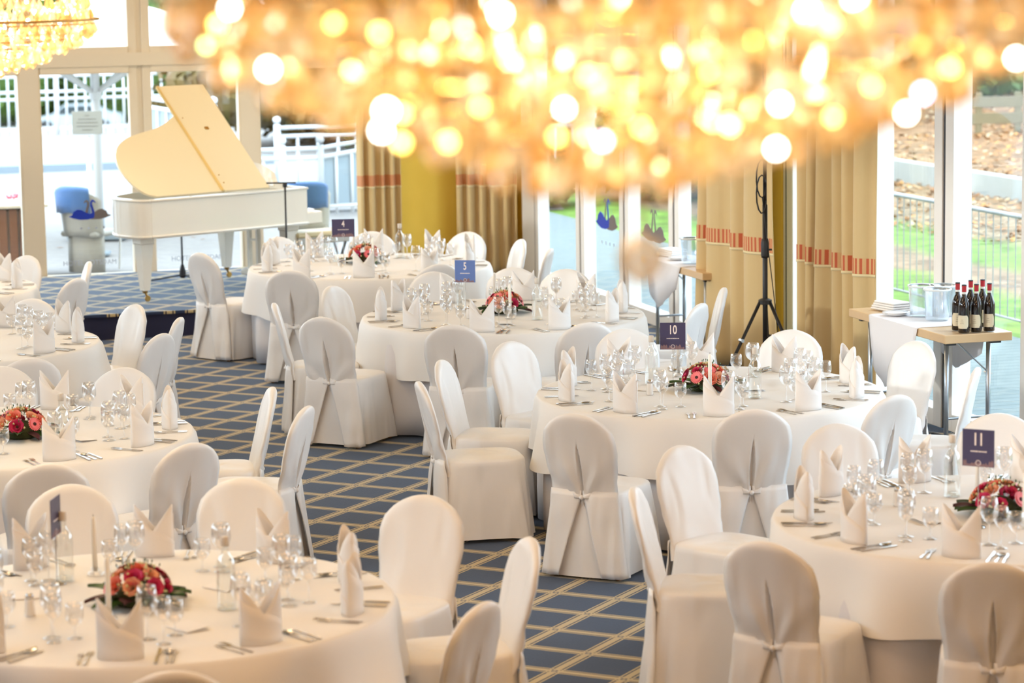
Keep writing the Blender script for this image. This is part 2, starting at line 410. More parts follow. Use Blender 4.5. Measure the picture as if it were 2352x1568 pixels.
WN = [0]
def window(axis, a, b, z0=.02, ft=frame_m, depth=.07, st=.10, dark=True, sill=.12, tr=(2.2, 2.46)):
    """glazed bay between a and b on the right wall (axis u) or the back wall (axis v)"""
    WN[0] += 1
    def bx(m, a1, a2, d1, d2, z1, z2):
        if axis == 'R': return rbox(m, UR+d1, UR+d2, a1, a2, z1, z2, bev=.004)
        return rbox(m, a1, a2, VB+d1, VB+d2, z1, z2, bev=.004)
    root = bpy.data.objects.new('window_%d' % WN[0], None); COL.objects.link(root); struct(root)
    g = .025
    f = M()
    for s0 in (a+g, b-g-st): bx(f, s0, s0+st, -depth/2, depth/2, z0, GT)
    bx(f, a+g+st, b-g-st, -depth/2, depth/2, z0, z0+sill); bx(f, a+g+st, b-g-st, -depth/2-.01, depth/2, tr[0], tr[1])
    bx(f, a+g+st, b-g-st, -depth/2, depth/2, GT-.12, GT)
    f.obj('frame', ft, root)
    p = M(); bx(p, a+g+st-.01, b-g-st+.01, -.006, .006, z0+sill-.01, tr[0]+.01); p.obj('pane', pane_glass, root)
    p = M(); bx(p, a+g+st-.01, b-g-st+.01, -.006, .006, tr[1]-.01, GT-.11); p.obj('pane', pane_glass, root)
    if dark:
        q = M(); bx(q, b-g, b+g, -depth/2+.012, depth/2, z0, GT); q.obj('gasket', gasket_m, root)
    return root
wr = {}
posts = [8.8, 10.1, 11.4, 12.7, 14.3, 15.6, 16.87, 18.10, 19.63]
for i in range(len(posts)-1): wr[posts[i]] = window('R', posts[i], posts[i+1], depth=.14 if posts[i] > 14 else .1, st=.12, tr=(3.32, 3.45))
posts2 = [20.85, 22.14, 23.43, 24.69, 26.13]
for i in range(len(posts2)-1): wr[posts2[i]] = window('R', posts2[i], posts2[i+1], depth=.12, st=.10, tr=(3.32, 3.45))
struct(rbox(M(), UR-.05, UR+.05, 20.62, 20.82, 0, GT).obj('trim_1', frame_m))
struct(rbox(M(), UR-.05, UR+.05, 26.155, 26.56, 0, GT).obj('trim_2', frame_m))
struct(rbox(M(), UR-.05, UR+.05, 19.656, 19.715, 0, GT).obj('trim_3', frame_m))
for i in range(7):       # unseen left clerestory, added to let the low sun reach the curtains
    WN[0] += 1; a_, b_ = 8+2.6*i, 8+2.6*(i+1)
    root = bpy.data.objects.new('window_%d' % WN[0], None); COL.objects.link(root); struct(root)
    f = M()
    for v_ in (a_, b_-.08): rbox(f, UL-.12, UL-.02, v_, v_+.08, 3.0, 4.9)
    for z_ in (3.0, 4.8): rbox(f, UL-.11, UL-.03, a_+.08, b_-.08, z_, z_+.1)
    f.obj('frame', frame_in, root)
    p = M(); rbox(p, UL-.075, UL-.065, a_+.07, b_-.07, 3.09, 4.81); p.obj('pane', pane_glass, root)
# back glazing (posts of the bays as in the photo)
bw = [-2.9, -.35, .95, 2.15, 3.38, 4.47, 5.56, 6.95]
wb = {}
for i in range(len(bw)-1):
    wb[i] = window('B', bw[i], bw[i+1], z0=.0, ft=frame_in, depth=.12, st=.085, dark=False, sill=.22)
mb = M()
for k in (0, 2, 4, 6): rbox(mb, bw[k]-.09 if k else bw[k], bw[k]+.09, VB-.075, VB-.055, .22, GT)
for k in (1, 3, 5): rbox(mb, bw[k]-.024, bw[k]+.024, VB-.045, VB+.05, 0, GT)
struct(mb.obj('trim_4', frame_in))
struct(rbox(M(), UL, 6.95, VB-.08, VB-.058, 2.27, 2.40).obj('trim_5', frame_in))
struct(rbox(M(), UL, UL+.03, VN, 23.7, 0, .1).obj('baseboard_left', frame_m))
# stage
st = thing('stage', 'raised blue carpeted stage with dark navy front under the grand piano', 'stage')
rbox(M(), UL+.02, 6.62, 23.8, VB-.09, .205, .23).obj('carpet_top', carpet, st)
rbox(M(), UL+.03, 6.6, 23.82, VB-.1, 0, .204).obj('skirting', stage_face, st)

# decals on the glass
def swan_pts():
    return [(-.14, 0), (-.105, .012), (-.09, .045), (-.05, .068), (-.01, .06), (.03, .035), (.075, .02), (.093, .03), (.088, .06), (.078, .10), (.078, .135), (.092, .158), (.112, .158), (.128, .14), (.132, .125),
            (.122, .128), (.112, .14), (.10, .138), (.096, .12), (.104, .09), (.116, .05), (.118, .01), (.11, -.02), (.05, -.035), (-.03, -.035), (-.09, -.02)]
def decal(root, origin, xdir, sc_, c1, c2, dots=4):
    X = Vector(xdir); Z = Vector((0, 0, 1)); Y = Z.cross(X)
    T = Matrix.Translation(origin) @ Matrix(((X.x, 0, -Y.x, 0), (X.y, 0, -Y.y, 0), (0, 1, 0, 0), (0, 0, 0, 1)))
    P = [(x*sc_, y*sc_) for x, y in swan_pts()]
    a = M(); a.prism([(x-.02*sc_, y) for x, y in P], .0062, .0075, T=T); a.obj('swan_decal', c1, root)
    a = M(); a.prism([(.125*sc_-x, y) for x, y in P], .0058, .0068, T=T); a.obj('swan_decal', c2, root)
    for k in range(dots):
        a = M(); a.lathe([(.012*sc_, .0062), (.012*sc_, .0072)], 10, (-.04*sc_+k*.075*sc_, -.12*sc_, 0), T=T); a.obj('dot_decal', text_m, root)
decal(wb[3], RW(3.885, VB-.004, .80), (UX, UY, 0), 1.0, swan_blue, swan_grey)
decal(wr[23.43], RW(UR-.004, 24.12, .80), (UY, -UX, 0), 1.5, swan_blue, swan_grey)
decal(wr[22.14], RW(UR-.004, 22.85, .80), (UY, -UX, 0), 1.5, swan_grey, swan_grey)
def glass_text(root, s, u, z, size):
    X = Vector((UX, UY, 0)); Y = Vector((-UY, UX, 0))
    T = Matrix.Translation(RW(u, VB-.012, z)) @ Matrix(((X.x, 0, -Y.x, 0), (X.y, 0, -Y.y, 0), (0, 1, 0, 0), (0, 0, 0, 1)))
    text_mesh('glass_lettering', s, size, text_m, root, T, .0, .95)
glass_text(wb[3], 'HOTEL POTSDAM', 3.92, .335, .07)
glass_text(wb[4], 'HOTEL POTSDAM', 5.0, .335, .07)

# ------------------------------------------------------------------ curtains
def curtain(label, p0, p1, bulge, ztop=3.6, folds=6, amp=.05, zb=1.05, bh=.11, seed=1, flare=.0, loc_n=None):
    """hanging curtain from p0 to p1 (room u,v); bulge pushes the folds into the room"""
    R_ = random.Random(seed)
    A = RW(*p0); B = RW(*p1); d = (B-A); Ln = d.length; d.normalize(); n = Vector((d.y, -d.x, 0))*bulge
    ph = [R_.uniform(-.5, .5) for _ in range(folds+2)]
    def fold(s, z):
        x = s*folds; k = int(x); f = x-k
        ww = ph[min(k, folds)]*(1-f)+ph[min(k+1, folds+1)]*f
        q = sin(2*PI*(x+ww*.5)); q = (abs(q)**.75)*(1 if q > 0 else -1)
        return amp*(.55+.45*q)*(1.15-.15*z/ztop)*(1+.35*ww)
    def pt(s, z, off=0):
        sp = (s-.5)*(1+flare*max(0, 1-z/1.3))+.5
        sway = .02*sin(3*s*PI+z*1.3+seed)
        q = A + d*(Ln*sp) + n*(fold(s, z)+.02+off+sway*.4)
        return (q.x, q.y, z)
    o = thing('curtain', label, 'curtain', group=None)
    m = M(); m.grid(lambda s, t: pt(s, .02+t*(ztop-.02)), 96, 26); m.obj('drape', curtain_m, o, smooth=True, thick=.004)
    # striped band and braid are sewn on
    m = M(); nst = 46*2
    vs = []
    for i in range(nst):
        s1, s2 = i/nst, (i+1)/nst
        q = [pt(s1, zb, .005), pt(s2, zb, .005), pt(s2, zb+bh, .005), pt(s1, zb+bh, .005)]
        m.add(q, [(0, 1, 2, 3)], i % 2)
    m.obj('striped_band', [stripe_red, stripe_cream], o, thick=.002)
    m = M(); m.grid(lambda s, t: pt(s, zb-.022+t*.02, .007), 96, 2); m.obj('braid', fringe_m, o, smooth=True, thick=.003)
    return o
curtain('gold curtain with red band, left of the yellow wall behind table 4', (6.62, VB-.14), (7.06, VB-.14), 1, folds=4, amp=.09, seed=3, zb=1.0)
curtain('gold curtain with red band in the far corner, right of the yellow wall', (7.68, VB-.14), (8.26, VB-.35), 1, folds=5, amp=.10, seed=5, zb=.98)
curtain('gold curtain with red striped band behind the black tripod stand', (8.02, 20.72), (8.02, 19.30), 1, folds=4, amp=.11, seed=8, zb=1.0, flare=.10)
curtain('gold curtain with red striped band beside the nearer wooden side table', (8.14, 18.92), (8.14, 17.68), 1, folds=6, amp=.10, seed=11, zb=1.0, flare=.04)

# ------------------------------------------------------------------ covered chair
def make_chair(seed):
    R_ = random.Random(seed)
    t = thing('banquet_chair', '', 'chair')
    ph = [R_.uniform(0, 6.28) for _ in range(10)]
    ZT = .90
    tab = [(.40, .196), (.46, .19), (.53, .194), (.60, .205), (.68, .215), (.75, .213), (.80, .197), (.84, .163), (.87, .120), (.888, .078), (.897, .042), (.90, .012)]
    def W(z):
        for (z1, w1), (z2, w2) in zip(tab, tab[1:]):
            if z <= z2:
                q = (z-z1)/(z2-z1); return w1+(w2-w1)*q
        return .01
    zs = [.38, .40, .42, .44, .47, .50, .53, .56, .59, .62, .65, .68, .71, .74, .77, .80, .825, .845, .86, .873, .882, .890, .896, .90]
    lean = lambda z: -.225-.115*((z-.42)/.48)
    nr = 37
    def ring(z):
        w_ = W(z); yc = lean(z); tk = .026*min(1, (w_/.12)**.7)
        out = []
        for i in range(nr):              # rear side, left to right, finer at the middle seam
            s = -1+2*i/(nr-1); x = w_*(.3*s+.7*s**3)
            xx = x/w_ if w_ > .02 else 0
            y = yc - tk*math.sqrt(max(0, 1-abs(xx)**3))+.30*x*x
            dx, dz = x, z-.43; r = math.hypot(dx, dz); th = math.atan2(dx, dz+.02)
            y += (.0075*sin(6*th+ph[0])+.0045*sin(13*th+ph[1]))*math.exp(-((r-.14)/.15)**2)
            y += .0022*sin(60*z+ph[2]+9*x)*math.exp(-((abs(xx)-.95)/.2)**2)
            if .43 < z < .74:
                sw = .013*sin(PI*((z-.43)/.31)**.8)
                if abs(x) < sw: y += .040*(1-(abs(x)/sw)**4)
                elif abs(x) < sw+.02: y -= .004*(1-(abs(x)-sw)/.02)
            out.append((x, y, z))
        for i in range(1, 18):           # front side, right to left
            s = 1-2*i/18; x = w_*math.copysign(abs(s)**.9, s); xx = x/w_
            y = yc + tk*math.sqrt(max(0, 1-abs(xx)**4))+.30*x*x
            y += .003*sin(22*x+ph[3]+z*9)*(1 if z < .6 else .3)
            out.append((x, y, z))
        return out
    m = M(); rows = [ring(z) for z in zs]; n = len(rows[0]); vs = [p for r in rows for p in r]; fs = []
    for j in range(len(rows)-1):
        for i in range(n):
            i2 = (i+1) % n; fs.append((j*n+i, j*n+i2, (j+1)*n+i2, (j+1)*n+i))
    fs.append(tuple((len(rows)-1)*n+i for i in range(n)))
    m.add(vs, fs); m.obj('back_cover', chair_cloth, t, smooth=True)
    # seat and skirt
    m = M(); N_ = 72
    def rr(a, hx, y0, y1, p=5):
        c, s = cos(a), sin(a)
        x = hx*math.copysign(abs(c)**(2/p), c); y = (y0+y1)/2+(y1-y0)/2*math.copysign(abs(s)**(2/p), s)
        return x, y
    prof = [(.474, .30), (.473, .70), (.470, .90), (.463, .97), (.452, 1.0)]
    rows = []
    for z, k in prof:
        rows.append([((lambda q: (q[0]*k, .012+(q[1]-.012)*k, z))(rr(2*PI*i/N_, .212, -.235, .245, 4))) for i in range(N_)])
    for z in (.43, .38, .31, .23, .15, .07, .018):
        q = (.452-z)/.434
        row = []
        for i in range(N_):
            a = 2*PI*i/N_
            x, y = rr(a, .212+.026*q, -.235-.035*q, .245+.035*q, 4+3*q)
            wv = q**.8*(.012*sin(5*a+ph[4]+q)+.008*sin(11*a+ph[5]-2*q)+.005*sin(19*a+ph[6]))
            row.append((x+wv*cos(a), y+wv*sin(a), z+(.006*sin(4*a+ph[7]) if z < .02 else 0)))
        rows.append(row)
    vs = [p for r in rows for p in r]; fs = [tuple(range(N_))]
    for j in range(len(rows)-1):
        for i in range(N_):
            i2 = (i+1) % N_; fs.append((j*N_+i, (j+1)*N_+i, (j+1)*N_+i2, j*N_+i2))
    m.add(vs, fs); m.obj('seat_cover', chair_cloth, t, smooth=True)
    # two rear panels hang from the tie and open like a tent over the under-skirt
    for sd in (-1, 1):
        def fn(s, q):
            z = .475-q*.455
            xi = .003+.13*max(0, q-.06)**.95; xo = .193+.060*q
            x = xi+(xo-xi)*s
            y = -.229-.115*max(0, (z-.42)/.48) - .026*math.sqrt(max(0, 1-min(1, x/.205)**3)) + .30*x*x*(1-q) - .050*q
            y -= .010*sin(PI*min(1, q*2.2))*sin(PI*s)
            y += .008*sin(7*s+ph[8]+5*q)*q**.7+.005*sin(15*(s+.5*q)+ph[9])*q**.5*(1-q)
            if s > .8: y += ((s-.8)/.2)**2*.045*q
            if q < .08: y += .010*(1-q/.08)
            return (sd*x, y, z)
        m = M(); m.grid(fn, 17, 15); m.obj('rear_panel', chair_cloth, t, smooth=True, thick=.003)
    # gathered tie
    m = M()
    m.lathe([(.002, -.012), (.010, -.007), (.012, 0), (.009, .008), (.002, .012)], 8, (0, -.268, .440))
    for sd in (-1, 1):
        m.grid(lambda s, q: (sd*(.003+s*.050), -.266-.008*sin(PI*s)+.004*s, .440+(q-.5)*(.008+.026*s)+.010*s+.004*sin(9*q)), 6, 4)
    m.obj('tie', chair_cloth, t, smooth=True, thick=.002)
    for sx in (-1, 1):
        for sy, y in ((-1, -.20), (1, .20)):
            m = M(); m.tube([(sx*.192, y*1.12, 0), (sx*.150, y*.85, .42)], [.014, .016], 8); m.obj('leg', wood_leg, t)
    return t
protos = [make_chair(s) for s in (1, 2, 3)]
WORDS = {1: 'one', 2: 'two', 3: 'three', 4: 'four', 5: 'five', 6: 'six', 7: 'seven', 8: 'eight', 9: 'nine', 10: 'ten', 11: 'eleven', 12: 'twelve'}
TBL = {'4': ((-1.17, 22.64), 'the table with sign four'), '5': ((-.06, 19.30), 'the table with sign five'), '10': ((1.14, 15.73), 'the table with sign ten'),
       '11': ((2.16, 12.04), 'the table with sign eleven'), 'F': ((-1.48, 10.61), 'the nearest left table'), 'M': ((-2.73, 14.58), 'the middle left table'),
       'L': ((-3.78, 18.24), 'the left table behind that'), 'FL': ((-4.75, 21.44), 'the far left corner table')}
TBL['L'] = (TBL['L'][0], 'the third left table')
TBL['FL'] = (TBL['FL'][0], 'the farthest left table')
def clock(ang):
    h = int(round(((90-ang) % 360)/30)) % 12
    return 12 if h == 0 else h
# (table, x, y of the top of the back, turn away from facing the table centre in degrees)
CHAIRS = [
 ('4', -2.56, 22.45, 38), ('4', -2.02, 23.66, 0), ('4', -1.22, 24.03, 0), ('4', -.36, 23.86, 0), ('4', -1.71, 21.05, 8), ('4', .10, 23.15, -6), ('4', .33, 22.35, 0), ('4', -.56, 21.32, 0),
 ('5', -1.32, 19.98, 0), ('5', -1.66, 19.0, -6), ('5', -1.27, 18.20, 22), ('5', -.38, 17.71, 0), ('5', -.60, 20.80, 0), ('5', .02, 21.0, 0), ('5', .43, 20.84, 0), ('5', .50, 17.72, 0), ('5', 1.30, 18.62, 0), ('5', 1.53, 19.50, -8),
 ('10', 1.78, 17.22, 0), ('10', .72, 17.38, 0), ('10', -.02, 16.88, 0), ('10', -.43, 16.12, 0), ('10', -.53, 15.29, -4), ('10', .32, 14.12, 0), ('10', 1.26, 14.17, 0), ('10', 2.49, 16.62, 0), ('10', 2.06, 14.56, 0), ('10', 2.66, 15.50, -6),
 ('11', 1.63, 13.68, 0), ('11', 2.50, 13.92, 0), ('11', .80, 13.12, -8), ('11', .53, 12.07, -8), ('11', 1.01, 10.89, 14), ('11', 1.86, 10.45, 0),
 ('F', -1.25, 12.46, 0), ('F', -2.04, 12.36, 0), ('F', -.39, 11.98, 12), ('F', .07, 11.03, 0), ('F', -.12, 9.90, 0), ('F', -1.16, 8.98, 0),
 ('M', -2.28, 16.02, 0), ('M', -1.60, 13.40, 0), ('M', -2.23, 12.90, 0), ('M', -1.34, 15.17, -12), ('M', -1.10, 14.49, -10), ('M', -3.05, 16.15, 0),
 ('L', -3.42, 19.48, 0), ('L', -2.62, 19.05, 0), ('L', -2.25, 17.50, 0), ('L', -2.23, 18.30, -8), ('L', -2.93, 16.47, 0),
 ('FL', -3.97, 22.45, 0), ('FL', -3.38, 21.90, -6), ('FL', -3.30, 20.72, 0)]
taken = set(); ci = 0
for tb, x, y, turn in CHAIRS:
    (cx, cy), tn = TBL[tb]
    ang = math.degrees(math.atan2(y-cy, x-cx)); h = clock(ang)
    for dh in (0, 1, -1, 2, -2, 3):
        hh = (h+dh-1) % 12+1
        if (tb, hh) not in taken: break
    taken.add((tb, hh))
    d = Vector((cx-x, cy-y)).normalized()
    yaw = math.atan2(-d.x, d.y)+rad(turn)
    fx, fy = -sin(yaw), cos(yaw)
    see = 'seen from the front' if fy < -.25 else ('seen from behind' if fy > .25 else ('facing right' if fx > 0 else 'facing left'))
    lab = 'white covered chair at %s o\'clock of %s, %s' % (WORDS[hh], tn, see)
    p = protos[ci % 3]; ci += 1
    placed(p, USED, (x+fx*.34, y+fy*.34, 0), yaw, lab, 'white covered chairs at '+tn)

# ------------------------------------------------------------------ tables with linen
def make_table(key):
    (cx, cy), tn = TBL[key]
    R_ = random.Random(hash(key) % 1000 if False else sum(map(ord, key))*7)
    t = thing('round_table', 'round banquet table under white linen, '+tn.replace('the table', 'the one').replace('the ', 'the ', 1), 'table', (cx, cy, 0))
    m = M(); m.lathe([(.97, .715), (.985, .72), (.985, .738), (.97, .742)], 48); m.obj('tabletop', beech, t)
    m = M(); m.lathe([(.30, 0), (.28, .03), (.05, .06), (.045, .715)], 16); m.obj('pedestal', black, t)
    N_ = 180
    ph = [R_.uniform(0, 6.28) for _ in range(8)]
    # under cloth to the floor
    m = M(); rows = []
    for z in (.735, .70, .55, .38, .2, .02):
        q = (.735-z)/.715; row = []
        for i in range(N_):
            a = 2*PI*i/N_
            wv = (.030*sin(13*a+ph[0])+.020*sin(21*a+ph[1])+.014*sin(8*a+ph[2]))*min(1, q*1.6)
            r = .992-.01*q+wv; row.append((r*cos(a), r*sin(a), z))
        rows.append(row)
    vs = [p for r in rows for p in r]; fs = []
    for j in range(len(rows)-1):
        for i in range(N_):
            i2 = (i+1) % N_; fs.append((j*N_+i, (j+1)*N_+i, (j+1)*N_+i2, j*N_+i2))
    m.add(vs, fs)
    tag(m.obj('under_tablecloth', undercloth, None, smooth=True, thick=.003, loc=(cx, cy, 0)), 'floor length white under cloth of '+tn, 'tablecloth', 'under cloths')
    # top cloth
    m = M(); rows = []
    for r in (.0, .3, .6, .9, .985): rows.append([(r*cos(2*PI*i/N_), r*sin(2*PI*i/N_), .75) for i in range(N_)])
    th0 = ph[3]
    for q in (0, .05, .12, .25, .4, .55, .7, .85, 1):
        row = []
        for i in range(N_):
            a = 2*PI*i/N_
            drop = .315+.045*max(0, cos(4*(a-th0)))**2+.012*sin(7*a+ph[4])
            wv = (.030*sin(9*a+ph[5])+.020*sin(16*a+ph[6])+.018*sin(5*a+ph[7]))*q**.9
            wv += .03*max(0, cos(4*(a-th0)))**3*q
            if q < .06: r = 1.0+.006*q/.05; z = .75-.012*(q/.05)-.002
            else: r = 1.008+.030*q+wv*.9+.005; z = .75-.014-drop*(q-.05)/.95
            row.append((r*cos(a), r*sin(a), z))
        rows.append(row)
    vs = [p for r in rows for p in r]; fs = []
    for j in range(len(rows)-1):
        for i in range(N_):
            i2 = (i+1) % N_; fs.append((j*N_+i, (j+1)*N_+i, (j+1)*N_+i2, j*N_+i2))
    m.add(vs, fs)
    tag(m.obj('tablecloth', cloth, None, smooth=True, loc=(cx, cy, 0)), 'white table linen draped over '+tn, 'tablecloth', 'top table linens')
    return t
for k in TBL: make_table(k)

# ------------------------------------------------------------------ table ware prototypes
def glass_proto(name, R_, Hh, stem, cat, br=.8):
    t = thing(name, '', cat)
    foot = .033*R_/.038
    prof = [(foot, 0), (foot, .002), (.008, .006), (.0035, .014), (.0033, stem)]
    m = M(); m.lathe(prof, 14); m.obj('stem', glass_clear, t, smooth=True)
    b = Hh-stem
    prof = [(.0033, stem), (R_*.55, stem+b*.12), (R_*.92, stem+b*.32), (R_, stem+b*.5), (R_*.95, stem+b*.72), (R_*br, Hh), (R_*br-.0015, Hh), (R_*.92, stem+b*.72), (R_-.002, stem+b*.5), (R_*.88, stem+b*.33), (R_*.5, stem+b*.15), (.001, stem+b*.08)]
    m = M(); m.lathe_open(prof, 18); m.obj('bowl', glass_clear, t, smooth=True)
    return t
big_g = glass_proto('wine_glass', .041, .205, .09, 'glass')
sml_g = glass_proto('white_wine_glass', .034, .18, .085, 'glass', .82)
wat_g = glass_proto('water_glass', .036, .135, .045, 'glass', .9)

def make_napkin():
    t = thing('folded_napkin', '', 'napkin')
    A_, B_ = .083, .040
    def pt(a, q, off=0):
        c, s = cos(a), sin(a)
        x = (A_+off)*c; y = (B_+off)*math.copysign(abs(s)**1.15, s)
        top = .112+.112*abs(c)
        k = 1-.10*q*(1-abs(c))
        return (x*(1-.02*q), y*k*(1-.15*q*abs(c)), top*q)
    m = M(); m.grid(lambda u, q: pt(2*PI*u, q), 48, 7, closed=True); m.obj('inner_fold', napkin_m, t, smooth=False, thick=.003, auto=40)
    # crossing flap wrapped around the front and back
    m = M()
    def fl(u, q, side):
        a = PI*u+(PI if side else 0); c = cos(a)
        top = .06+.128*(1-u if not side else 1-u)*.98
        p = pt(a, 1, .0035); h = min(top, p[2]*.985)*q
        return (p[0], p[1]*1.06, h)
    m.grid(lambda u, q: fl(u, q, 0), 24, 5); m.grid(lambda u, q: fl(u, q, 1), 24, 5)
    m.obj('wrapped_flap', napkin_m, t, auto=40, thick=.003)
    return t
nap_p = make_napkin()

def flat_poly(m, pts, z0, th, bend=0):
    m.prism(pts, z0, z0+th)
def make_fork():
    m = M(); P = [(-.005, -.10), (.005, -.10), (.0055, -.08), (.003, .0), (.003, .03), (.011, .048), (.012, .098), (-.012, .098), (-.011, .048), (-.003, .03), (-.003, 0), (-.0055, -.08)]
    base = [(-.0055, -.10), (.0055, -.10), (.006, -.07), (.003, 0), (.003, .028), (.011, .042), (.0115, .056), (-.0115, .056), (-.011, .042), (-.003, .028), (-.003, 0), (-.006, -.07)]
    m.prism(base, .001, .0035)
    for k in range(4):
        x = -.0098+k*.0065; m.prism([(x-.0016, .054), (x+.0016, .054), (x+.0008, .10), (x-.0008, .10)], .002, .0045)
    o = m.obj('dinner_fork', steel); tag(o, '', 'fork'); return o
def make_knife():
    m = M(); m.prism([(-.006, -.115), (.006, -.115), (.0065, -.09), (.0045, 0), (-.0045, 0), (-.0065, -.09)], .001, .006)
    m.prism([(-.0045, 0), (.0045, 0), (.0095, .03), (.0095, .085), (.004, .112), (-.004, .115)], .0025, .0042)
    o = m.obj('dinner_knife', steel); tag(o, '', 'knife'); return o
def make_spoon():
    m = M(); m.prism([(-.0055, -.10), (.0055, -.10), (.006, -.07), (.003, 0), (.0028, .035), (-.0028, .035), (-.003, 0), (-.006, -.07)], .001, .0035)
    m.grid(lambda u, v: ((.019*v)*cos(2*PI*u), .064+(.031*v)*sin(2*PI*u), .0012+.006*v*v), 20, 5, closed=True)
    o = m.obj('soup_spoon', steel, smooth=False, auto=40); tag(o, '', 'spoon'); return o
fork_p, knife_p, spoon_p = make_fork(), make_knife(), make_spoon()
sfork_p = fork_p.copy(); COL.objects.link(sfork_p); sfork_p.scale = (.85, .85, 1); sfork_p.name = 'starter_fork'
sknife_p = knife_p.copy(); COL.objects.link(sknife_p); sknife_p.scale = (.85, .85, 1); sknife_p.name = 'starter_knife'

def visible(x, y, z=.75, pad=60):
    d = Vector((x, y, z-CH)); zc = d.dot(fwd)
    px = 1176+6300*d.dot(cr)/zc; py = 784-6300*d.dot(cu)/zc
    return -pad < px < 2352+pad and -pad < py < 1568+pad
BASE = {'4': -90, '5': -100, '10': -91, '11': -110, 'F': -87, 'M': -62, 'L': -70, 'FL': -70}
for key, ((cx, cy), tn) in TBL.items():
    R_ = random.Random(key)
    for k in range(10):
        ang = BASE[key]+36*k; a = rad(ang)
        hh = clock(((ang+180) % 360)-180)
        pl = '%s o\'clock on %s' % (WORDS[hh], tn)
        ex = Vector((cos(a), sin(a), 0)); lat = Vector((-sin(a), cos(a), 0))   # lat: to the diner's right when facing the centre
        yaw = a+PI/2
        c0 = Vector((cx, cy, .7515))
        def put(proto, r, l, lab, grp, dz=0, tw=0):
            p = c0+ex*r+lat*l
            if not visible(p.x, p.y): return
            placed(proto, USED, (p.x, p.y, p.z+dz), yaw+rad(tw), lab, grp)
        J = lambda s: R_.uniform(-s, s)
        put(nap_p, .865+J(.01), J(.015), 'white peaked folded napkin standing at '+pl, 'folded napkins on '+tn, 0, J(9))
        put(fork_p, .86, -.125+J(.006), 'silver dinner fork left of the napkin at '+pl, 'forks on '+tn, 0, J(4))
        put(sfork_p, .87, -.155+J(.006), 'smaller silver fork, outer left, at '+pl, 'forks on '+tn, 0, J(4))
        put(knife_p, .86, .125+J(.006), 'silver dinner knife right of the napkin at '+pl, 'knives on '+tn, 0, J(4))
        put(spoon_p, .87, .155+J(.006), 'silver soup spoon between the knives at '+pl, 'spoons on '+tn, 0, J(4))
        put(sknife_p, .87, .187+J(.006), 'smaller silver knife, outer right, at '+pl, 'knives on '+tn, 0, J(4))
        put(big_g, .60+J(.015), .07+J(.01), 'tall clear wine glass at '+pl, 'tall wine glasses on '+tn)
        put(sml_g, .665+J(.015), .135+J(.01), 'clear white wine glass, smaller, at '+pl, 'smaller wine glasses on '+tn)
        put(wat_g, .56+J(.015), .165+J(.01), 'low stemmed water glass at '+pl, 'water glasses on '+tn)

# flower arrangements
def rose_mesh(m, mi, T, s=1):
    for k in range(15):
        r = (.004+.0016*k)*s; a = k*2.4; h = (.020-.0007*k)*s; wd = (.9+.03*k)
        def fn(u, v):
            aa = a+(u-.5)*wd*1.7; rr_ = r*(.6+.55*v)+(.004*s*v*v if k > 7 else 0)
            return (rr_*cos(aa), rr_*sin(aa), -.008*s+h*v*(1-.35*(2*u-1)**2)+.006*s)
        m.grid(fn, 4, 3, mi, T)
def gerbera_mesh(m, T):
    for lay, (n_, L_) in enumerate(((22, .034), (16, .024))):
        for k in range(n_):
            a = 2*PI*k/n_+lay*.1; wv = .0036
            dx, dy = cos(a), sin(a)
            vs = []
            for q, ww in ((.15, .6), (.55, 1.1), (.9, .9), (1, .3)):
                for sg in (-1, 1): vs.append((dx*L_*q-dy*wv*ww*sg, dy*L_*q+dx*wv*ww*sg, .004+.003*lay+.004*q))
            m.add(vs, [(0, 1, 3, 2), (2, 3, 5, 4), (4, 5, 7, 6)], 0, T)
    m.lathe([(.009, .006), (.008, .011), (.002, .013)], 12, (0, 0, 0), 1, T)
def orient(dirv, pos):
    q = Vector((0, 0, 1)).rotation_difference(Vector(dirv).normalized()).to_matrix().to_4x4()
    return Matrix.Translation(pos) @ q
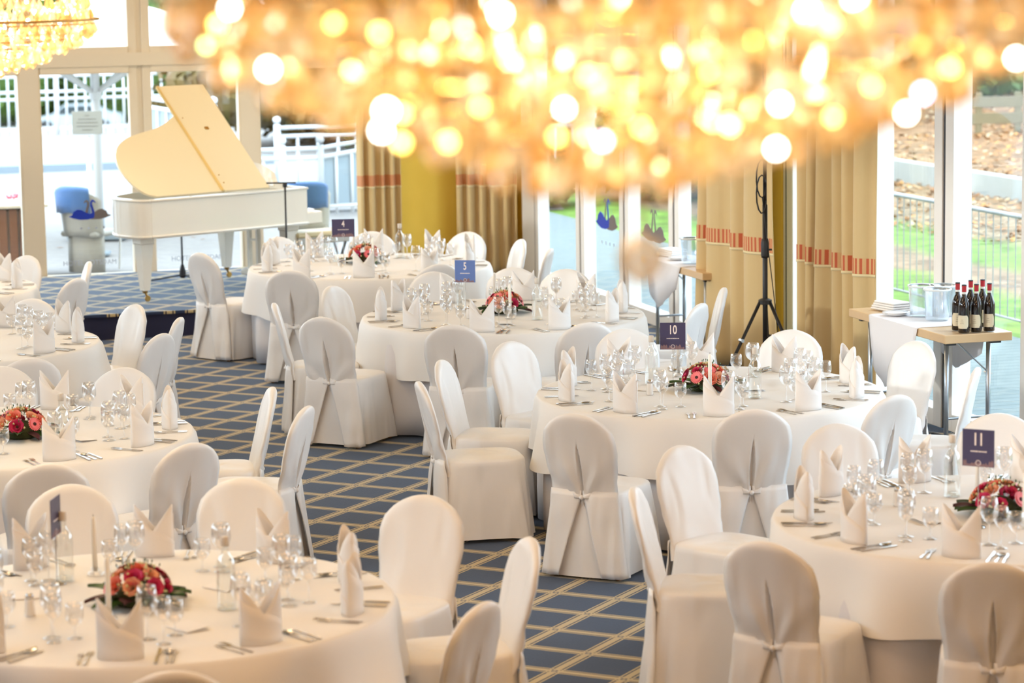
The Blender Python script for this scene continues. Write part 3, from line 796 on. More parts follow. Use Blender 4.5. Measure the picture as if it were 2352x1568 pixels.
def make_flowers():
    R_ = random.Random(21)
    t = thing('flower_arrangement', '', 'flowers')
    m = M(); m.lathe([(.075, .0), (.085, .012), (.07, .05), (.03, .075), (.002, .08)], 20); m.obj('moss_base', moss, t, smooth=True)
    n = 0; spots = []
    for ring, (el, cnt) in enumerate(((78, 2), (52, 6), (24, 9))):
        for k in range(cnt):
            az = 2*PI*k/cnt+ring*.5+R_.uniform(-.12, .12); e = rad(el+R_.uniform(-5, 5))
            d = Vector((cos(az)*cos(e), sin(az)*cos(e), sin(e))); spots.append((d, ring))
    for i, (d, ring) in enumerate(spots):
        pos = Vector((d.x*.108, d.y*.108, .035+d.z*.095))
        if i in (4, 9, 13):
            m = M(); gerbera_mesh(m, orient(d, pos)); m.obj('gerbera', [petal_g, gerb_c], t)
        else:
            m = M(); rose_mesh(m, 0, orient(d, pos), 1.0+R_.uniform(-.15, .2)); m.obj('rose', ros[(i*3+ring) % 4], t, smooth=True)
    for k in range(16):
        az = 2*PI*k/16+R_.uniform(-.15, .15); L_ = R_.uniform(.09, .13); d = Vector((cos(az), sin(az), 0)); s = Vector((-d.y, d.x, 0))
        up = R_.uniform(-.15, .35); wd = R_.uniform(.018, .034)
        def fn(u, v):
            ww = wd*sin(PI*min(1, v*.92+.06))**.8
            p = d*(.075+L_*v)+s*((u-.5)*2*ww)+Vector((0, 0, .03+up*L_*v-.10*L_*v*v*2-.012*(1-abs(2*u-1))+.006))
            return (p.x, p.y, max(.004, p.z))
        m = M(); m.grid(fn, 5, 7); m.obj('leaf', [leafg, leafd, leafg, leafp][k % 4], t, smooth=True)
    m = M()
    for k in range(46):
        az = R_.uniform(0, 6.28); e = rad(R_.uniform(5, 85)); d = Vector((cos(az)*cos(e), sin(az)*cos(e), sin(e)))
        p = Vector((d.x*.118, d.y*.118, .035+d.z*.108)); m.lathe([(.001, -.006), (.0055, 0), (.001, .006)], 6, p)
    o = m.obj('filler_buds', berry, t); o['kind'] = 'stuff'
    m = M()
    for k in range(22):
        az = R_.uniform(0, 6.28); e = rad(R_.uniform(30, 85)); d = Vector((cos(az)*cos(e), sin(az)*cos(e), sin(e)))
        p = Vector((d.x*.10, d.y*.10, .03+d.z*.09)); m.tube([p, p+d*.035], [.0015, .0008], 4)
        m.lathe([(.0005, -.004), (.003, 0), (.0005, .008)], 5, p+d*.036)
    o = m.obj('filler_sprigs', leafg, t); o['kind'] = 'stuff'
    return t
flo = make_flowers()
for key, x, y, rz in (('4', -1.22, 22.86, .4), ('5', -.05, 19.44, 1.5), ('10', 1.12, 15.77, 2.4), ('11', 2.17, 12.05, 3.6), ('F', -1.49, 10.60, 5.1), ('M', -2.64, 14.52, .9)):
    flo.scale = (1.16, 1.16, 1.12); placed(flo, USED, (x, y, .752), rz, 'dome of pink and salmon roses with dark leaves on '+TBL[key][1], 'table flower arrangements')

# bottles, candles, shakers, signs
def bottle_proto():
    t = thing('water_bottle', '', 'bottle')
    prof = [(.034, 0), (.038, .004), (.038, .17), (.036, .19), (.028, .205), (.016, .222), (.0135, .235), (.0135, .262)]
    m = M(); m.lathe_open([(.001, .002)]+prof, 24); m.obj('glass_body', bottle_clear, t, smooth=True)
    m = M(); m.lathe([(.034, .006), (.034, .018), (.001, .02)], 16); m.obj('thick_base', bottle_clear, t, smooth=True)
    m = M(); m.lathe([(.0155, .252), (.0165, .258), (.0165, .286), (.014, .29)], 14); m.obj('stopper', mat('stopper_cap', (.62, .57, .50), .4), t, smooth=True)
    return t
wb_p = bottle_proto()
def candle_proto():
    t = thing('table_candle', '', 'candle')
    m = M(); m.lathe([(.033, 0), (.036, .004), (.030, .012), (.016, .02), (.018, .03), (.013, .032), (.013, .02), (.001, .018)], 16); m.obj('candle_holder', glass_clear, t, smooth=True)
    m = M(); m.lathe([(.011, .018), (.0105, .235), (.006, .245), (.001, .247)], 12); m.obj('taper', candle_m, t, smooth=True)
    m = M(); m.tube([(0, 0, .246), (.001, 0, .256)], .0012, 5); m.obj('wick', black, t)
    return t
can_p = candle_proto()
def shaker_proto():
    t = thing('salt_shaker', '', 'shaker')
    m = M(); m.lathe([(.019, 0), (.021, .004), (.018, .06), (.016, .068)], 16); m.obj('body', porcelain, t, smooth=True)
    m = M(); m.lathe([(.0165, .068), (.0165, .08), (.012, .088), (.001, .09)], 16); m.obj('cap', chrome, t, smooth=True)
    return t
sh_p = shaker_proto()
def menu_proto():
    m = M(); m.add([(-.05, -.075, .001), (.05, -.075, .001), (.05, .075, .001), (-.05, .075, .001), (.052, -.073, .012), (.052, .077, .010), (-.048, .076, .004), (-.048, -.072, .004)],
                   [(0, 1, 2, 3), (7, 4, 5, 6), (0, 3, 6, 7)])
    o = m.obj('menu_card', napkin_m, thick=.0012); tag(o, '', 'card'); return o
me_p = menu_proto()
def put_many(proto, L_, word):
    for key, x, y, extra in L_:
        placed(proto, USED, (x, y, .752), random.uniform(0, 6), word+extra+' on '+TBL[key][1], None)
put_many(wb_p, [('4', -.94, 23.2, ' right of the flowers'), ('4', -1.49, 23.0, ' left of the flowers'), ('5', -.37, 19.72, ' left of the flowers'), ('5', .18, 19.03, ' right of the flowers'),
                ('10', 1.38, 15.44, ' right of the flowers'), ('10', .82, 16.01, ' left of the flowers'), ('11', 2.03, 12.50, ' behind the flowers'), ('F', -1.85, 11.02, ' left of the flowers'), ('F', -1.13, 10.48, ' right of the flowers'), ('M', -2.36, 14.15, ' near the flowers')],
         'clear water bottle with stopper')
put_many(can_p, [('4', -1.135, 22.50, ' in front of the flowers'), ('4', -1.33, 23.18, ' behind the flowers'), ('5', -.01, 19.10, ' in front of the flowers'), ('5', -.12, 19.80, ' behind the flowers'),
                 ('10', 1.13, 15.52, ' in front of the flowers'), ('10', 1.00, 16.32, ' behind the sign'), ('11', 2.13, 12.40, ' behind the sign'), ('11', 2.23, 11.77, ' in front of the flowers'),
                 ('F', -1.74, 11.12, ' behind the flowers'), ('F', -1.57, 10.33, ' in front of the flowers')],
         'white taper candle')
put_many(sh_p, [('10', .79, 15.62, ''), ('F', -1.89, 10.42, ''), ('5', -.30, 19.15, ''), ('11', 1.75, 12.3, '')], 'small white salt shaker')
put_many(me_p, [('F', -1.18, 10.85, ' behind the bottle'), ('F', -1.25, 10.18, ' in front of the bottle'), ('F', -1.95, 10.75, ' beside the shaker'), ('10', 1.38, 15.72, ' by the bottle'), ('10', .80, 15.80, ' by the shaker'),
                ('11', 1.83, 11.95, ' left of the sign'), ('M', -2.30, 14.40, ' by the bottle'), ('4', -1.10, 22.25, ' in front of the candle'), ('5', -.05, 18.85, ' in front of the candle')], 'folded white menu card')

def make_sign(num, x, y, rz, wd, ht, z0, cm, yaw2=0, key=None):
    t = thing('table_sign', 'numbered card on a thin rod, reading '+{'4': 'four', '5': 'five', '10': 'ten', '11': 'eleven'}[num] if num else 'table number card seen edge-on on '+TBL[key][1], 'sign', (x, y, .752), rz)
    m = M(); m.lathe([(.036, 0), (.034, .004), (.012, .010), (.002, .014)], 20); m.obj('base', chrome, t, smooth=True)
    m = M(); m.tube([(0, .004, .008), (0, .004, z0+.03)], .0016, 6); m.obj('rod', chrome, t)
    m = M(); m.box((0, 0, z0+ht/2), (wd, .002, ht)); m.obj('card', cm, t)
    T = Matrix.Translation((0, -.0015, z0+ht*.72)) @ Matrix.Rotation(PI/2, 4, 'X')
    if num: text_mesh('number', num, ht*.47, sign_print, t, T, .018, .68)
    m = M(); R_ = random.Random(num)
    xx = -wd*.24
    while xx < wd*.24:
        ww = R_.uniform(.0015, .004); hh_ = R_.uniform(.004, .0075); m.box((xx+ww/2, -.0014, z0+ht*.41), (ww, .0008, hh_)); xx += ww+.0011
    m.obj('small_print', sign_print, t)
    m = M(); xx = -wd/2+.004
    while xx < wd/2-.012:
        ww = R_.uniform(.006, .013); hh_ = R_.uniform(.012, .034)
        m.prism([(xx, z0+.001), (xx+ww, z0+.001), (xx+ww, z0+hh_*.7), (xx+ww/2, z0+hh_), (xx, z0+hh_*.7)], .0011, .0016, T=Matrix.Rotation(PI/2, 4, 'X')); xx += ww+.0008
    m.obj('skyline_print', sign_sky, t)
    m = M(); n_ = 18
    vs = [((.013 if k % 2 else .009)*cos(2*PI*(k//2)/n_), (.013 if k % 2 else .009)*sin(2*PI*(k//2)/n_)) for k in range(2*n_)]
    m.add([(a_, -.0019, z0+.017+b_) for a_, b_ in vs], [(2*k, 2*k+1, (2*k+3) % (2*n_), (2*k+2) % (2*n_)) for k in range(n_)]); m.obj('ring_print', sign_ring, t)
    return t
make_sign('4', -1.40, 22.90, rad(4), .19, .15, .215, sign_dark)
make_sign('5', -.33, 19.62, rad(-12), .15, .16, .20, sign_blue)
make_sign('10', .95, 16.05, rad(-4), .15, .16, .20, sign_dark)
s11 = make_sign('11', 2.03, 11.80, rad(-28), .145, .165, .27, sign_dark)
make_sign('', -1.87, 10.97, rad(84), .15, .16, .20, sign_dark, key='F')

# ------------------------------------------------------------------ side tables
def side_table(lab, v0, v1, u0_, u1_, grp_place, cloth_v, HT=.82):
    c = RW((u0_+u1_)/2, (v0+v1)/2, 0)
    t = thing('side_table', 'beech side table with folding steel legs, '+lab, 'table', c, RZ)
    W_, D_ = (u1_-u0_), (v1-v0)
    m = M(); m.box((0, 0, HT-.028), (W_, D_, .056), bev=.004); m.obj('tabletop', beech, t)
    for s in (-1, 1):
        y = s*(D_/2-.16)
        for sx in (-1, 1):
            m = M(); m.tube([(sx*(W_/2-.09), y, 0), (sx*(W_/2-.09), y, HT-.057)], .016, 10); m.obj('leg', table_steel, t, smooth=True)
        m = M(); m.tube([(-W_/2+.09, y, .25), (W_/2-.09, y, .25)], .009, 8); m.obj('crossbar', table_steel, t)
        m = M(); m.tube([(-.06, y, HT-.06), (-.06, y-s*.10, HT-.06), (W_/2-.09, y, .54)], .006, 6); m.obj('brace', table_steel, t)
        m = M(); m.box((W_/2-.08, y+s*.07, HT-.067), (.07, .04, .022)); m.box((-W_/2+.08, y+s*.07, HT-.067), (.07, .04, .022)); m.obj('leg_bracket', blackp, t)
    # cloth laid across the middle, pointed corners hang over both long sides
    cv = (cloth_v[0]+cloth_v[1])/2-(v0+v1)/2; hw = (cloth_v[1]-cloth_v[0])/2
    m = M()
    path = [(-W_/2-.012, .36), (-W_/2-.012, .64), (-W_/2-.008, HT-.002), (-W_/2+.02, HT+.0025), (0, HT+.0025), (W_/2-.02, HT+.0025), (W_/2+.008, HT-.002), (W_/2+.012, .64), (W_/2+.012, .46)]
    vs = []; ny = 15
    for i, (x, z) in enumerate(path):
        for j in range(ny):
            y = cv+hw*(2*j/(ny-1)-1); zz = z; yy = y; xx = x
            if z < HT-.01:
                f = (HT-.002-z)/(HT-.362); k = 2*j/(ny-1)-1
                zz = z+(.16*abs(k-.25)*f); yy = cv+hw*k*(1-.22*f); xx = x+math.copysign(.012*sin(5*k*PI)*f, x)
            vs.append((xx, yy, zz))
    fs = [(i*ny+j, i*ny+j+1, (i+1)*ny+j+1, (i+1)*ny+j) for i in range(len(path)-1) for j in range(ny-1)]
    m.add(vs, fs)
    tag(m.obj('table_runner', runner_m, None, smooth=True, thick=.003, loc=c, rz=RZ, auto=50), 'white cloth hanging over the side table '+grp_place, 'cloth')
    return t
side_table('holding six wine bottles', 15.83, 17.33, 7.74, 8.22, 'with six wine bottles', (16.22, 16.98))
side_table('far one with two wine bottles', 20.30, 21.75, 7.80, 8.22, 'with two wine bottles', (20.78, 21.60), .75)

def wine_proto():
    t = thing('wine_bottle', '', 'bottle')
    m = M(); m.lathe([(.034, 0), (.037, .004), (.037, .17), (.034, .19), (.024, .215), (.0155, .235), (.014, .25)], 20); m.obj('bottle_glass', bottle_red, t, smooth=True)
    m = M(); m.lathe([(.0142, .246), (.0145, .258), (.0145, .262)], 14); m.obj('paper_collar', foil_white, t)
    m = M(); m.lathe([(.0148, .262), (.0148, .295), (.016, .296), (.016, .302)], 14); m.obj('foil_capsule', foil_red, t)
    m = M(); m.lathe([(.0152, .302), (.0152, .309), (.002, .311)], 14); m.obj('top', blackp, t)
    m = M(); m.grid(lambda u, v: (.0375*sin((u-.5)*2.3*(1-.25*(2*v-1)**4)), -.0375*cos((u-.5)*2.3*(1-.25*(2*v-1)**4)), .028+v*.085), 11, 7); m.obj('label', label_m, t, smooth=True)
    m = M()
    for k in range(3): m.box((0, -.0383, .060+.012*k), (.026-.006*k, .0006, .002))
    m.obj('label_print', mat('label_ink', (.3, .24, .15), .6), t)
    return t
wine_p = wine_proto()
names = ['front left', 'front middle', 'front right', 'back left', 'back middle', 'back right']
wine_pos = [(7.901, 15.886), (7.991, 15.892), (8.086, 15.896), (7.919, 16.015), (8.052, 16.095), (8.141, 16.102)]
for (uu, vv), nm in zip(wine_pos, ['second from left, in front', 'third from right, in front', 'rightmost', 'leftmost', 'third from left, behind', 'second from right, behind']):
    placed(wine_p, USED, RW(uu, vv, .826), rad(-12)+random.uniform(-.3, .3), 'dark wine bottle with red capsule, %s of the six' % nm, 'six wine bottles on the near side table')
for (uu, vv), nm in zip([(7.985, 20.77), (8.045, 20.74)], ['left', 'right']):
    placed(wine_p, USED, RW(uu, vv, .752), rad(-8), 'dark wine bottle, %s one of two on the far side table' % nm, 'two wine bottles on the far side table')
def bucket_proto():
    t = thing('wine_cooler', '', 'cooler')
    m = M(); m.lathe_open([(.001, .004), (.075, .004), (.078, .01), (.088, .20), (.094, .205), (.092, .212), (.085, .205), (.074, .012)], 28); m.obj('cooler_wall', bucket_m, t, smooth=True)
    m = M(); m.lathe_open([(.088, .198), (.096, .204), (.094, .213), (.086, .21)], 28); m.obj('rim', mat('cooler_rim', (.75, .8, .82), .2), t, smooth=True)
    return t
bk = bucket_proto()
for (uu, vv), nm in zip([(8.00, 16.72), (8.01, 16.50), (8.14, 16.68)], ['leftmost', 'front', 'rightmost']):
    placed(bk, USED, RW(uu, vv, .826), 0, 'clear ribbed wine cooler, %s of three beside the six bottles' % nm, 'wine coolers on the near side table')
placed(bk, USED, RW(7.96, 20.98, .756), 0, 'clear wine cooler beside two wine bottles on the far side table')
def plates(loc, lab):
    t = thing('plate_stack', lab, 'plates', loc)
    for k in range(3):
        m = M(); m.lathe([(.04, 0), (.06, .003), (.088, .012), (.09, .014), (.06, .007), (.001, .005)], 28, (0, 0, k*.005)); m.obj('plate', porcelain, t, smooth=True)
plates(RW(7.86, 16.83, .826), 'small stack of white plates on the near side table')
plates(RW(7.96, 21.27, .756), 'small stack of white plates on the far side table')
def cloth_stack(loc, lab):
    t = thing('folded_cloths', lab, 'cloths', loc, RZ+.2)
    for k in range(4):
        m = M(); m.box((.004*k-.006, .003*(k % 2), .009+k*.015), (.17-.006*k, .26-.01*k, .013), bev=.006); m.obj('folded_cloth', napkin_m, t, auto=50)
cloth_stack(RW(7.96, 17.10, .826), 'stack of folded white cloths on the near side table')
cloth_stack(RW(8.02, 21.58, .756), 'stack of folded white cloths on the far side table')

# cable by the window
m = M(); m.tube([RW(8.12, 16.1+.12*k, .014+.01*sin(k*1.7)) + Vector((.03*sin(k*.9), 0, 0)) for k in range(14)], .010, 6)
tag(m.obj('cable', black, smooth=True), 'black cable lying on the carpet below the glazing', 'cable')

# ------------------------------------------------------------------ tripod light stand
t = thing('tripod_stand', 'tall black tripod stand in front of the gold curtain', 'stand', (1.86, 19.95, 0))
m = M(); m.tube([(0, 0, .10), (0, 0, 1.45)], .019, 12); m.obj('lower_tube', black, t, smooth=True)
m = M(); m.tube([(0, 0, 1.4), (0, 0, 2.9)], .014, 12); m.obj('upper_tube', black, t, smooth=True)
m = M(); m.lathe([(.026, 1.06), (.03, 1.08), (.03, 1.17), (.024, 1.20)], 14); m.tube([(0, 0, 1.12), (.05, -.01, 1.12)], .008, 6); m.obj('clamp_collar', blackp, t, smooth=True)
m = M(); m.lathe([(.03, .715), (.05, .722), (.05, .75), (.03, .76)], 12); m.obj('leg_hub', blackp, t)
for a in (200, 320, 80):
    dx, dy = cos(rad(a)), sin(rad(a))
    m = M(); m.tube([(dx*.04, dy*.04, .74), (dx*.22, dy*.22, .40), (dx*.43, dy*.43, .02)], .013, 8); m.obj('leg', black, t, smooth=True)
    m = M(); m.tube([(0, 0, .16), (dx*.27, dy*.27, .31)], .007, 6); m.obj('brace', black, t)
    m = M(); m.lathe([(.018, 0), (.018, .035)], 8, (dx*.435, dy*.435, 0)); m.obj('rubber_foot', blackp, t)
    m = M(); m.tube([(dx*.19-dy*.02, dy*.19+dx*.02, .46), (dx*.19+dy*.03, dy*.19-dx*.03, .46)], .014, 8); m.obj('leg_knob', chrome, t)
m = M(); pts = [(-.03+.035*cos(q*.55), -.03, 1.70+.11*sin(q*.55)-.01*q) for q in range(24)]; m.tube(pts, .006, 5); m.tube([(-.02, -.02, 1.5), (.0, -.03, 1.3), (.06, -.02, .8), (.10, 0, .45), (.12, .02, .03)], .004, 5)
m.obj('coiled_cable', black, t, smooth=True)
m = M(); m.box((0, 0, 2.98), (.22, .16, .2), bev=.02); m.obj('lamp_housing', blackp, t)
m = M(); m.tube([(-.13, 0, 2.9), (0, 0, 2.88), (.13, 0, 2.9)], .008, 6); m.obj('yoke', black, t)

# ------------------------------------------------------------------ grand piano on the stage
PR = rad(41)
def smooth_line(P, n=5):
    out = []
    for i in range(len(P)-1):
        p0 = P[max(0, i-1)]; p1 = P[i]; p2 = P[i+1]; p3 = P[min(len(P)-1, i+2)]
        for k in range(n):
            q = k/n; out.append(tuple(.5*(2*b+(c-a)*q+(2*a-5*b+4*c-d)*q*q+(3*b-a-3*c+d)*q**3) for a, b, c, d in zip(p0, p1, p2, p3)))
    return out+[P[-1]]
t = thing('grand_piano', 'cream white grand piano with raised lid on the stage', 'piano', (-2.50, 25.08, .231), PR)
plan = [(-1.0, .03), (-1.045, .10), (-1.06, .30), (-1.03, .46), (-.95, .60), (-.82, .70), (-.66, .765), (-.5, .80), (-.30, .86), (-.10, .97), (.12, 1.15), (.32, 1.30), (.52, 1.38), (.52, 0), (-.93, 0)]
curve_ = smooth_line([(-.93, 0)]+plan[:12])[1:]
body = curve_+[(.52, 1.38), (.80, 1.38), (.80, 0), (-.93, -.0005)]
def ccw(P): return P[::-1]
ZB, ZTp = .585, .94
B_ = ccw(body)
m = M()
n = len(B_); inn = []
cxp = 0; cyp = .55
ins = [(x+(cxp-x)*.045, y+(cyp-y)*.06) for x, y in B_]
vs = [(x, y, ZB) for x, y in B_]+[(x, y, ZTp) for x, y in B_]+[(x, y, ZTp) for x, y in ins]+[(x, y, ZB+.10) for x, y in ins]
fs = [tuple(range(n))[::-1], tuple(range(3*n, 4*n))]
for i in range(n):
    j = (i+1) % n; fs += [(i, j, n+j, n+i), (n+i, n+j, 2*n+j, 2*n+i), (2*n+i, 2*n+j, 3*n+j, 3*n+i)]
m.add(vs, fs); m.obj('case', piano_m, t)
m = M()
for z_ in (ZB+.018, ZTp-.012): m.tube([(x*1.004, y*1.0+(-.004 if y < .05 else .004), z_) for x, y in body]+[(body[0][0], body[0][1], z_)], .012, 6)
m.obj('case_moulding', piano_m, t, smooth=True)
m = M(); m.prism(ccw([(x+(cxp-x)*.06, y+(cyp-y)*.07) for x, y in curve_]+[(.5, 1.27), (.5, .05), (-.85, .05)]), .80, .815); m.obj('iron_plate', mat('piano_plate_gold', (.42, .27, .09), .4, .6), t)
# lid: hinged on the long straight side (local y=0), raised 42 degrees
LT = Matrix.Translation((0, .0, ZTp+.012)) @ Matrix.Rotation(rad(42), 4, 'X')
FL_ = -.16
main = [(-.97, .04), (-1.04, .14), (-1.08, .30), (-1.07, .47), (-.98, .63), (-.83, .735), (-.66, .79), (-.50, .83), (-.36, .88), (-.22, .96), (FL_, 1.0)]
main = smooth_line([(-.88, 0)]+main)+[(FL_, 0)]
m = M(); m.prism(ccw(main), 0, .02, T=LT); m.obj('lid', piano_lid, t)
m = M(); m.prism([(FL_+.02, 0), (.36, 0), (.36, 1.38), (FL_+.02, 1.38)], 0, .022, T=LT); m.obj('folded_front_lid', piano_lid, t)
m = M(); m.box((FL_, .69, .018), (.03, 1.38, .034), T=LT, bev=.008); m.obj('lid_hinge_strip', gold_trim, t)
m = M(); m.box((FL_+.25, .80, .026), (.035, .03, .012), T=LT); m.obj('lid_lock', brass, t)
m = M()
for yy in (.1, .2, .95): m.lathe([(.006, .02), (.005, .026)], 8, (FL_+.06, yy, .003), T=LT)
m.obj('lid_studs', brass, t)
m = M(); top = LT @ Vector((.2, 1.25, 0)); m.tube([(.35, 1.28, ZTp-.02), tuple(top)], .012, 8); m.obj('lid_prop', piano_m, t, smooth=True)
m = M(); m.box((.88, .69, .645), (.20, 1.38, .115), bev=.01); m.obj('keybed', piano_m, t)
m = M(); m.box((.88, .69, .712), (.15, 1.18, .02)); m.obj('white_keys', porcelain, t)
m = M()
for k in range(52):
    if k % 7 not in (2, 6): m.box((.855, .13+k*.0222, .727), (.09, .010, .014))
o = m.obj('black_keys', black, t); o['kind'] = 'stuff'
m = M(); m.box((.62, .69, .955), (.02, 1.2, .05)); m.grid(lambda u, v: (.60+.06*v, .25+.88*u, .95+.20*v*(sin(PI*u)**.35)), 15, 3); m.obj('music_desk', piano_m, t, thick=.01)
def plegs(x, y, z1=ZB):
    lg = M(); lg.box((x, y, z1-.03), (.15, .15, .06), bev=.01)
    vs = []
    for z_, r_ in ((z1-.06, .062), (.42, .056), (.12, .034), (.105, .034)):
        for a in range(4): vs.append((x+r_*math.sqrt(2)*cos(PI/4+a*PI/2), y+r_*math.sqrt(2)*sin(PI/4+a*PI/2), z_))
    fs = [(i*4+a, i*4+(a+1) % 4, (i+1)*4+(a+1) % 4, (i+1)*4+a)[::-1] for i in range(3) for a in range(4)]+[(12, 13, 14, 15)[::-1]]
    lg.add(vs, fs); o = lg.obj('leg', piano_m, t)
    c = M(); c.lathe([(.022, .08), (.026, .105)], 10, (x, y, 0)); c.tube([(x, y, .09), (x+.025, y, .035)], .010, 6)
    c.lathe([(.026, -.011), (.030, 0), (.026, .011)], 14, T=Matrix.Translation((x+.025, y, .030)) @ Matrix.Rotation(PI/2, 4, 'X')); c.obj('caster', brass, o)
plegs(-.90, .20); plegs(.72, .20); plegs(.72, 1.22)
m = M()
for dy in (-.07, .07): m.box((.62, .62+dy, .335), (.035, .035, .46))
m.box((.62, .62, .11), (.16, .24, .05), bev=.01); m.box((.62, .62, .42), (.03, .14, .02)); m.obj('lyre', piano_m, t)
for dy in (-.06, 0, .06):
    m = M(); m.box((.74, .62+dy, .10), (.12, .03, .012), bev=.004); m.obj('pedal', brass, t)
# bench and microphone stands
t = thing('piano_bench', 'grey piano bench with cream padded top beside the piano', 'bench', (-1.84, 25.95, .231), rad(30))
m = M(); m.box((0, 0, .475), (.56, .34, .05), bev=.015); m.obj('seat_pad', mat('bench_pad', (.70, .60, .36), .5), t)
m = M(); m.box((0, 0, .42), (.54, .32, .06), bev=.006); m.obj('seat_frame', mat('bench_frame', (.45, .44, .40), .4, .3), t)
for sx in (-1, 1):
    m = M(); m.tube([(sx*.24, -.13, 0), (sx*.24, .13, .39)], .014, 8); m.tube([(sx*.24, .13, 0), (sx*.24, -.13, .39)], .014, 8); m.obj('leg', table_steel, t)
def mic_stand(lab, loc, H_, legs, boom):
    t = thing('microphone_stand', lab, 'stand', loc)
    m = M(); m.tube([(0, 0, .05), (0, 0, H_)], .009, 8); m.obj('pole', black, t, smooth=True)
    m = M(); m.lathe([(.02, .03), (.035, .05), (.03, .10), (.014, .16)], 10); m.obj('leg_hub', blackp, t)
    for a in legs:
        m = M(); m.tube([(0, 0, .06), (.33*cos(rad(a)), .33*sin(rad(a)), .015)], .008, 6); m.lathe([(.014, 0), (.014, .03)], 8, (.33*cos(rad(a)), .33*sin(rad(a)), 0)); m.obj('leg', black, t)
    m = M(); m.tube([(-boom, 0, H_), (.10, 0, H_)], .008, 6); m.lathe([(.02, -.02), (.022, .0), (.02, .02)], 10, (0, 0, H_-.02)); m.obj('crossbar', black, t)
mic_stand('black microphone stand with a foot under the piano', (-3.16, 26.25, .231), .62, (195, 75, 315), .05)
mic_stand('black microphone stand with crossbar right of the piano lid', (-2.05, 25.0, .231), 1.03, (200, 80, 320), .17)

